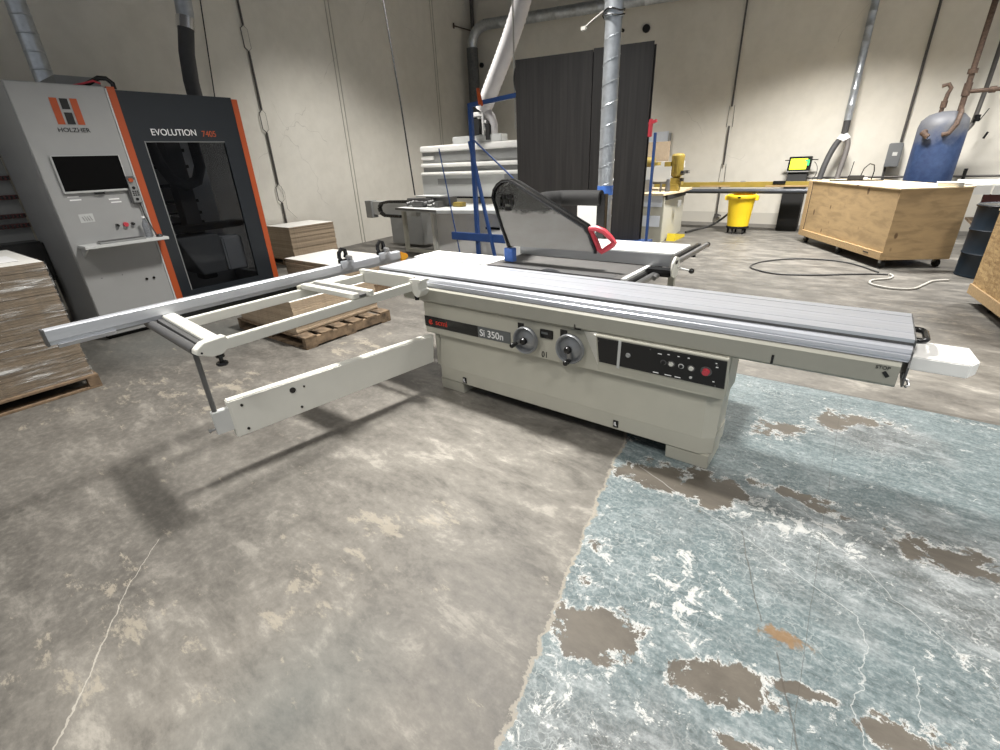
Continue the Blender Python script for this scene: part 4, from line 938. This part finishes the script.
tag(part('foot_ramp', MB().prism([(9.55,0),(10.2,0),(10.2,.05),(9.6,.14)], 'x', -3.06, -2.90), 'yellow2'), 'yellow wedge-shaped foot guard on the floor beside the boring machine', 'foot guard')
tag(part('floor_hose', MB().tube(bez([(-3.0,10.6,.03),(-2.9,11.6,.03),(-2.6,10.9,.03),(-2.33,11.45,.40)]), .022, 8), 'cable'), 'dark cable sweeping from the boring machine towards the yellow bin', 'cable')
tag(part('paper_sheet', MB().box(-4.55, -4.05, 12.035, 12.05, 1.55, 2.02), 'paper'), 'pale notice sheet on back wall near the blue post', 'paper')
tag(part('wall_bracket', MB().box(-4.02, -3.98, 11.98, 12.05, 1.58, 1.98), 'midgrey'), 'thin dark upright strip fixed on back wall', 'bracket')

# ------------------------------------------------------------------ long conveyor bar, bin, kiosk
V = thing('conveyor_bar', 'long ochre bar with dark roller tube running along the back wall', 'conveyor', (-2.1,11.3,0))
part('beam', MB().box(-4.0, -.82, 11.25, 11.37, .87, .97, .004), 'ochre', V)
part('wood_strip', MB().box(-3.0, -2.40, 11.243, 11.25, .88, .905).box(-1.75,-1.0,11.243,11.25,.88,.905), 'pine', V)
part('roller_tube', MB().cyl((-4.0,11.22,.80),(-.86,11.22,.80), .048), paint('slate_tube', (.06,.065,.075), .4, .3), V)
part('clip', MB().box(-1.62,-1.40,11.23,11.30,.93,.985,.004), 'black', V)
part('clip', MB().box(-2.22,-2.14,11.26,11.34,.97,.99).box(-2.62,-2.56,11.26,11.34,.97,.985), 'midgrey', V)
part('leg', MB().box(-3.95,-3.9,11.28,11.34,0,.87), 'ochre', V)
part('leg', MB().box(-.90,-.86,11.28,11.34,0,.87), 'ochre', V)
Bn = thing('waste_bin', 'round yellow waste bin on a black wheeled dolly', 'bin', (-2.08,11.0,0))
bc = (-2.10,11.05)
part('bin_body', MB().lathe([(0,.14),(.19,.14),(.20,.15),(.245,.66),(.25,.68),(.275,.685),(.28,.70),(.28,.735),(.265,.75),(.245,.745),(.235,.67),(.19,.17),(0,.165)], (*bc,0), 'z', 32), 'yellow', Bn)
for s_ in (-1, 1): part('bin_handle', MB().box(bc[0]+s_*.27-.04, bc[0]+s_*.27+.04, bc[1]-.06, bc[1]+.06, .64, .73, .01), 'yellow', Bn)
part('bin_logo', MB().box(bc[0]-.02, bc[0]+.03, bc[1]-.284, bc[1]-.276, .70, .725), 'black', Bn)
part('dolly', MB().lathe([(0,.10),(.20,.10),(.215,.11),(.215,.145),(.20,.15),(0,.145)], (*bc,0), 'z', 24), 'black', Bn)
for k in range(5):
    a = 2*PI*k/5-1.9; x, y = bc[0]+.17*math.cos(a), bc[1]+.17*math.sin(a)
    part('caster', MB().cyl((x-.014,y,.035),(x+.014,y,.035), .035, n=14).box(x-.02,x+.02,y-.02,y+.02,.05,.105), 'black_m', Bn)
Kk = thing('computer_kiosk', 'black pedestal computer stand with a small monitor showing a yellow screen', 'computer stand', (-1.28,11.75,0))
part('pedestal', MB().prism([(-1.47,11.62),(-1.10,11.62),(-1.10,11.9),(-1.47,11.9)], 'z', 0, .85, .006), 'black_m', Kk)
part('neck', MB().prism([(11.62,.85),(11.9,.85),(11.92,1.16),(11.82,1.16)], 'x', -1.46, -1.12, .004), 'black_m', Kk)
tl = Matrix.Rotation(math.radians(-14), 3, 'X')
mn = part('monitor', MB().box(-1.49, -1.09, 11.80, 11.85, 1.14, 1.40, .006, rot=tl), 'black', Kk)
part('screen', MB().box(-1.455, -1.165, 11.792, 11.800, 1.165, 1.365, rot=tl), 'yscreen', mn, 'bright yellow screen')
part('screen_icon', MB().box(-1.20, -1.13, 11.786, 11.799, 1.31, 1.34, rot=tl).box(-1.165,-1.125,11.786,11.799,1.235,1.32,rot=tl), 'gscreen', mn)
part('monitor_base', MB().box(-1.49, -1.10, 11.74, 11.80, 1.115, 1.14, .004), 'midgrey', Kk)
part('side_arm', MB().box(-1.56, -.99, 11.84, 11.87, 1.33, 1.345), 'black', Kk)
part('monitor_cable', MB().tube(bez([(-1.05,11.85,1.30),(-.93,11.85,1.2),(-.95,11.85,1.0),(-1.10,11.85,.90)]), .006, 6), 'cable', Kk)

# ------------------------------------------------------------------ crates, drum and shelf on the right
def caster(p, x, y, h=.115):
    c = part('caster', MB().cyl((x-.02,y,.055),(x+.02,y,.055), .055, n=16), 'black_m', p)
    part('caster_fork', MB().box(x-.03, x+.03, y-.025, y+.03, .06, h, .003), 'steel', p)
th = .5262
Cr = thing('plywood_crate', 'large long plywood crate on casters near the yellow bin', 'crate', (.295,8.33,0), th)
a_, b_ = 2.41, .853
part('side_panel', MB().box(0, b_, 0, .018, .12, 1.02), 'ply', Cr)
part('side_panel', MB().box(0, .018, .018, a_, .12, 1.02), 'ply', Cr)
part('side_panel', MB().box(b_-.018, b_, .018, a_, .12, 1.02), 'ply', Cr)
part('side_panel', MB().box(.018, b_-.018, a_-.018, a_, .12, 1.02), 'ply', Cr)
part('lid', MB().box(-.012, b_+.01, -.012, a_+.01, 1.02, 1.038, .002), 'plytop', Cr)
part('batten', MB().box(-.02, 0, 0, a_, .12, .22, .002), 'pine', Cr)
part('batten', MB().box(-.02, 0, a_-.11, a_, .22, 1.02, .002), 'pine', Cr)
part('panel_gap', MB().box(-.004, .001, a_-.125, a_-.112, .22, 1.015), 'black_m', Cr)
part('hand_slot', MB().box(-.024, -.019, .28, .40, .165, .18), 'black_m', Cr)
part('pallet_base', MB().box(.02, b_-.02, .02, a_-.02, .115, .13), 'pine', Cr)
for x in (.08, b_-.08):
    for y in (.10, a_/2, a_-.12): caster(Cr, x, y)
th2 = 0.5
C2 = thing('plywood_crate', 'strand board crate on casters at the right edge of view', 'crate', (1.06,6.88,0), th2-.35)
part('side_panel', MB().box(0, .018, -1.6, 0, .10, .93), 'osb', C2)
part('side_panel', MB().box(.018, 1.0, -.018, 0, .10, .93), 'osb', C2)
part('side_panel', MB().box(.018, 1.0, -1.6, -1.582, .10, .93), 'osb', C2)
part('side_panel', MB().box(.982, 1.0, -1.582, -.018, .10, .93), 'osb', C2)
part('batten', MB().box(-.02, 0, -1.6, 0, .10, .20, .002), 'pine', C2)
part('lid', MB().box(-.01, 1.01, -1.61, .01, .93, .948, .002), 'plytop', C2)
for x in (.10, .9):
    for y in (-.35, -1.45): caster(C2, x, y, .10)
Dm = thing('steel_drum', 'dark blue steel drum standing between the two wooden crates', 'drum', (1.36,8.40,0))
part('drum_body', MB().lathe([(0,0),(.27,0),(.285,.01),(.28,.03),(.28,.27),(.29,.285),(.28,.30),(.28,.55),(.29,.565),(.28,.58),(.28,.83),(.288,.845),(.28,.86),(.265,.85),(0,.845)], (1.36,8.40,0), 'z', 36), 'bluedrum', Dm)
part('drum_ring', MB().lathe([(.281,.83),(.293,.835),(.293,.85),(.281,.855)], (1.36,8.40,0), 'z', 36), 'black', Dm)
Sf = thing('storage_shelf', 'dark red storage shelf with white slatted top behind the drum', 'shelf', (2.1,9.9,0))
part('slatted_top', MB().box(1.02, 3.2, 9.55, 10.6, .98, 1.02), 'white', Sf)
for k in range(9): part('top_slat', MB().box(1.10+.22*k, 1.30+.22*k, 9.53, 9.55, .88, 1.0), 'ltgrey', Sf)
part('beam', MB().box(1.25, 3.2, 9.56, 9.62, .76, .88, .004), 'darkred', Sf)
part('beam', MB().box(1.25, 3.2, 9.56, 9.62, .20, .28, .004), 'darkred', Sf)
for x in (1.25, 1.72, 3.14): part('post', MB().box(x, x+.06, 9.57, 9.63, 0, .88), 'darkred', Sf)
part('deck', MB().box(1.25, 3.2, 9.6, 10.5, .45, .48), 'palletdark', Sf)
for k in range(3):
    tag(part('canister', MB().lathe([(0,.481),(.07,.481),(.07,.66),(.03,.70),(0,.70)], (1.45+.2*k,9.85,0), 'z', 16), ('steel','ltgrey','dkgrey')[k]), ('dull steel','light grey','dark grey')[k]+' canister on the red shelf behind the drum', 'canister')
tag(part('white_box', MB().box(.66, .92, 8.66, 8.86, 1.039, 1.09, .003), 'white'), 'flat white box lying on the big plywood crate', 'box')
Ag = thing('router_device', 'black network device with thin antenna and looped cable on crate', 'network device', (-.35,9.6,1.039))
part('tray', MB().box(-.62, .10, 10.02, 10.16, 1.0395, 1.055, .002), 'black', Ag)
part('device', MB().box(-.38, -.16, 10.03, 10.15, 1.055, 1.12, .006), 'black_m', Ag)
part('antenna', MB().cyl((-.36,10.1,1.12),(-.345,10.1,1.33), .006), 'black', Ag)
part('cable_loop', MB().tube([(-.21,10.1,1.12),(-.19,10.1,1.22),(-.13,10.1,1.29),(-.07,10.1,1.27),(-.05,10.1,1.18),(-.06,10.1,1.06)], .008, 8), 'black', Ag)
part('connector', MB().box(-.17, -.11, 10.03, 10.08, 1.055, 1.09, .004), 'ltgrey', Ag)

# ------------------------------------------------------------------ tank, pipes, electrics on the back wall
Tk = thing('air_tank', 'tall blue air receiver tank, dusty on top, at the back right', 'tank', (.69,11.2,0))
part('shell', MB().lathe([(0,.12),(.2,.14),(.30,.22),(.32,.32),(.32,1.78),(.30,1.88),(.22,1.96),(.10,2.0),(0,2.005)], (.69,11.2,0), 'z', 40), 'tank', Tk)
part('skirt', MB().cyl((.69,11.2,0),(.69,11.2,.25), .28), 'tank', Tk)
Pp = thing('supply_pipe', 'rusty brown pipe run with valves coming down to the blue tank', 'pipe', (.75,11.3,1.9))
part('riser', MB().cyl((.84,11.25,1.98),(.84,11.25,7.19), .038), 'rust', Pp)
part('branch', MB().tube([(.84,11.25,2.26),(1.2,11.25,2.26),(2.1,11.25,2.24)], .03, 10), 'rust', Pp)
part('elbow_pipe', MB().tube([(.60,11.15,1.96),(.62,11.15,2.25),(.64,11.15,2.32),(.60,11.15,2.38),(.52,11.15,2.36)], .03, 10), 'rust', Pp)
for a, b2, r0 in (((.84,11.25,2.50),(.84,11.25,2.57),.062), ((.84,11.25,2.20),(.84,11.25,2.38),.052), ((.61,11.15,2.05),(.61,11.15,2.15),.042), ((1.1,11.25,2.26),(1.18,11.25,2.26),.045), ((1.5,11.25,2.25),(1.58,11.25,2.25),.045)):
    part('fitting', MB().cyl(a, b2, r0), 'rust', Pp)
part('lower_pipe', MB().tube([(.84,11.22,2.05),(.84,10.98,1.98),(.82,10.86,1.80),(.76,10.84,1.68),(.68,10.85,1.66)], .034, 10), 'rust', Pp)
part('flange', MB().tube([(.47,10.95,1.72),(.44,10.87,1.70),(.52,10.85,1.64)], .04, 10), 'rust', Pp)
P2 = thing('supply_pipe', 'paler vertical pipe with a lever valve right of the blue tank', 'pipe', (1.1,11.7,1.5))
part('riser', MB().tube([(.96,11.6,1.72),(1.03,11.7,1.71),(1.08,11.72,1.80),(1.10,11.80,1.95),(1.12,11.86,2.4),(1.12,11.86,7.19)], .032, 10), 'conduit', P2)
part('valve_handle', MB().bar((1.15,11.68,1.85),(1.22,11.68,2.02), .02, .012).cyl((1.11,11.7,1.84),(1.11,11.7,1.94), .045), 'black', P2)
P3 = thing('wall_conduit', 'thin pipe along back wall with small valves right of the blue tank', 'pipe', (1.4,11.95,.95))
part('pipe', MB().cyl((-1.2,11.95,1.0),(4,11.95,1.0), .018), 'conduit', P3)
for a, b2, r0 in (((1.22,11.95,.95),(1.22,11.95,1.12),.026), ((1.95,11.95,.95),(1.95,11.95,1.05),.035), ((1.30,11.93,1.58),(1.33,11.93,1.68),.016)):
    part('valve', MB().cyl(a, b2, r0, n=12), 'black_m', P3)
def conduit(name, label, x, y, z0, z1, r, mat, extra=None):
    c = thing(name, label, 'conduit', (x, y, z0)); part('conduit_pipe', MB().cyl((x,y,z0),(x,y,z1), r, n=10), mat, c); return c
c = conduit('wall_conduit', 'thin conduit dropping into the grey electrical box', .22, 12.0, 1.575, 7.19, .022, 'conduit')
bx_ = thing('electrical_box', 'grey electrical disconnect box mounted on back wall', 'electrical box', (.17,11.93,1.02))
part('enclosure', MB().box(.06, .27, 11.86, 12.05, 1.17, 1.57, .012), 'boxgrey', bx_)
part('box_label', MB().box(.14, .21, 11.854, 11.86, 1.36, 1.42), 'ltgrey', bx_)
part('lower_conduit', MB().cyl((.09,11.95,.1),(.09,11.95,1.17), .022, n=10), 'conduit', bx_)
conduit('wall_conduit', 'thin black conduit on the back wall near the right frame edge', 1.95, 12.0, 1.0, 7.19, .015, 'conduit')
c = thing('wall_conduit', 'vertical cable conduit broken by taped boxes on back wall above the yellow bin', 'conduit', (-2.76,12.0,.3))
for z0, z1 in ((2.40,7.19),(1.28,2.04),(.20,.95)): part('conduit_pipe', MB().cyl((-2.76,12.0,z0),(-2.76,12.0,z1), .018, n=8), 'conduit', c)
for z0, z1 in ((2.02,2.42),(.93,1.30)):
    mb = MB()
    for dx in (-.06,.06): mb.cyl((-2.76+dx,12.02,z0),(-2.76+dx*.8,12.02,z1), .004, n=6)
    part('loose_wire', mb, 'cable', c)
part('junction', MB().cyl((-2.76,12.0,.16),(-2.76,12.0,.26), .04, n=10).cyl((-2.72,12.0,.24),(-2.66,12.0,.22),.02,n=8), 'conduit', c)
Y = thing('spiral_duct', 'narrow galvanised duct on the back wall splitting into two dark hoses', 'duct', (-.66,11.75,1.04))
o_, r_ = spiral([(-.66,11.75,1.98),(-.67,11.88,3.0),(-.67,11.90,7.19)], .062, .22)
part('duct_pipe', MB().tube(o_, r_, 14), 'galv', Y)
part('hose', MB().cyl((-.66,11.75,1.74),(-.66,11.75,1.99), .055), 'rubberhose', Y)
part('splitter', MB().tube([(-.70,11.72,1.66),(-.66,11.73,1.74)], [.07,.06], 12).tube([(-.60,11.72,1.66),(-.66,11.73,1.74)], [.07,.06], 12), 'whitetxt', Y)
part('hose', MB().tube(bez([(-.70,11.72,1.68),(-.80,11.7,1.55),(-.86,11.6,1.25),(-.88,11.55,.98)]), .052, 12), 'rubberhose', Y)
part('hose', MB().tube(bez([(-.60,11.72,1.68),(-.52,11.7,1.6),(-.59,11.6,1.25),(-.60,11.5,.98)]), .045, 12), paint('brown_grey_hose', (.11,.10,.095), .6), Y)
for (x, z, r) in ((-4.76,4.06,.08), (-5.31,4.11,.035), (-9.37,3.95,.06)):
    tag(part('wall_anchor', MB().cyl((x,12.0,z),(x,12.05,z), r, n=14), 'black_m'), {-4.76:'round dark hole fitting high on back wall, largest of three', -5.31:'small dark fitting high on back wall beside the larger round one', -9.37:'dark round fitting on back wall beside the drop hose'}[x], 'wall fitting')
# left wall conduits and hanging cables
def lw(y, off=.03): return wx(y)+off
c = thing('wall_conduit', 'dark cable conduit with loose loops on the left wall near the CNC machine', 'conduit', (lw(5.04),5.04,.6))
def lwp(y, z, off=.03): return (wx(y)+off, y, z)
for z0, z1 in ((3.73,7.19),(2.53,3.37),(1.34,2.18),(.60,1.02)): part('conduit_pipe', MB().cyl(lwp(5.04,z0), lwp(5.04,z1), .018, n=8), 'conduit', c)
for z0, z1 in ((3.37,3.73),(2.18,2.53),(1.02,1.34)):
    for k, r0 in ((-1, .008), (1, .003)): part('loose_wire', MB().tube([lwp(5.04,z1), lwp(5.04+.06*k,z1-.05), lwp(5.04+.06*k,z0+.05), lwp(5.04,z0)], r0, 6), 'conduit', c)
part('loose_wire', MB().tube([lwp(5.06,1.34), lwp(5.14,1.2), lwp(5.13,.9), lwp(5.3,.72)], .003, 6), 'cablew', c)
tag(part('hanging_cable', MB().tube([(-7.17,6.4,7.19),(-6.9,6.4,3.96),(-6.77,6.4,2.57),(-6.66,6.4,1.06)], .013, 8), 'cable'), 'long thin cable hanging from above down to the beam saw carriage', 'cable')
tag(part('hanging_cable', MB().tube([lwp(4.9,7.19,.05), lwp(4.40,3.96,.05), lwp(4.18,2.2,.05)], .009, 8), 'cable'), 'thin cable running down the left wall right of the dark hose', 'cable')
tag(part('hanging_cable', MB().tube([(-4.55,6.6,7.19),(-4.55,6.6,2.0)], .012, 8), 'cablew'), 'thin pale cord hanging down behind the dark laminate panel', 'cable')
tag(part('wall_pipe', MB().tube([(-9.55,11.95,7.19),(-9.58,11.95,.1)], .05, 10), 'conduit'), 'slim vertical pipe in the corner of the two walls', 'pipe')
tag(part('wall_bracket', MB().cyl((wx(11.2)+.03,11.2,4.75),(wx(11.9)+.1,11.9,4.75), .015, n=8).cyl((wx(11.2)+.03,11.2,4.69),(wx(11.2)+.03,11.2,4.81),.02,n=8), 'rust'), 'short rusty rod near the top of the wall corner', 'bracket')
# cables on the floor
def floorpath(pts, r, zoff=0):
    P_ = [Vector((x, y, r+.001)) for x, y in pts]; out = []
    for i in range(len(P_)-1):
        p0, p1, p2, p3 = P_[max(0,i-1)], P_[i], P_[i+1], P_[min(len(P_)-1,i+2)]
        for k in range(6):
            t = k/6; out.append(.5*((2*p1)+(-p0+p2)*t+(2*p0-5*p1+4*p2-p3)*t*t+(-p0+3*p1-3*p2+p3)*t**3))
    out.append(P_[-1]); return out
tag(part('floor_cable', MB().tube(floorpath([(.30,8.05),(-.03,8.54),(-.4,8.68),(-.80,8.55),(-1.10,8.2),(-1.21,7.85),(-1.14,7.60),(-.82,7.40),(-.4,7.52),(0,7.77),(.28,7.92),(.40,7.95)], .010), .010, 8), 'cable'), 'dark cable looped on the floor in front of the plywood crate', 'cable')
tag(part('floor_cable', MB().tube(floorpath([(.42,7.97),(.45,7.86),(.40,7.68),(.25,7.52),(.22,7.32),(.34,7.18),(.5,7.15),(.64,7.24),(.74,7.5),(.84,7.76),(1.0,7.9)], .012), .012, 8), 'cablew'), 'pale cable snaking on the floor under the plywood crate corner', 'cable')

# ------------------------------------------------------------------ lights
def area(name, x, y, z, sx, sy, power, col=(1,.97,.925), rz=0.):
    l = bpy.data.lights.new(name, 'AREA'); l.shape = 'RECTANGLE'; l.size = sx; l.size_y = sy; l.energy = power; l.color = col; l.spread = math.radians(112)
    o = bpy.data.objects.new(name, l); C.objects.link(o); o.location = (x,y,z); o.rotation_euler = (0,0,rz); return o
for i, (x, y, p, sx, sy) in enumerate(((-2.7,3.05,250,.7,.35), (3.0,4.6,165,1.2,.5), (-6.4,6.4,140,1.2,.5), (-.9,9.0,430,1.2,.5), (-5.9,9.2,125,1.2,.5), (3.0,9.4,250,1.2,.5), (-.6,-1.4,70,1.2,.5), (2.6,-.2,120,1.2,.5), (-3.6,-.6,45,1.2,.5))):
    area('ceiling_lamp', x, y, 5.0, sx, sy, p)
w = bpy.data.worlds.new('hall_ambient'); bpy.context.scene.world = w; w.use_nodes = True
w.node_tree.nodes['Background'].inputs['Color'].default_value = (.93,.96,1,1)
w.node_tree.nodes['Background'].inputs['Strength'].default_value = .35

# ------------------------------------------------------------------ camera
cam = bpy.data.cameras.new('camera'); co = bpy.data.objects.new('camera', cam); C.objects.link(co)
R_ = Vector((0.8043515020875158, 0.5927953514833438, -0.04015385846087307)); U_ = Vector((-0.21812530077284936, 0.35748047915841047, 0.9080908876227243)); F_ = Vector((-0.5526662774697865, 0.7216656970373555, -0.4168436247170837))
m = Matrix((R_, U_, -F_)).transposed().to_4x4(); m.translation = Vector((0,0,1.59)); co.matrix_world = m
cam.sensor_width = 36; cam.lens = 16.917; cam.clip_start = .02
sc_ = bpy.context.scene; sc_.camera = co
vs = sc_.view_settings; sc_.display_settings.display_device = 'sRGB'; vs.view_transform = 'Standard'; vs.look = 'None'; vs.gamma = 1; vs.exposure = .09; vs.use_curve_mapping = False
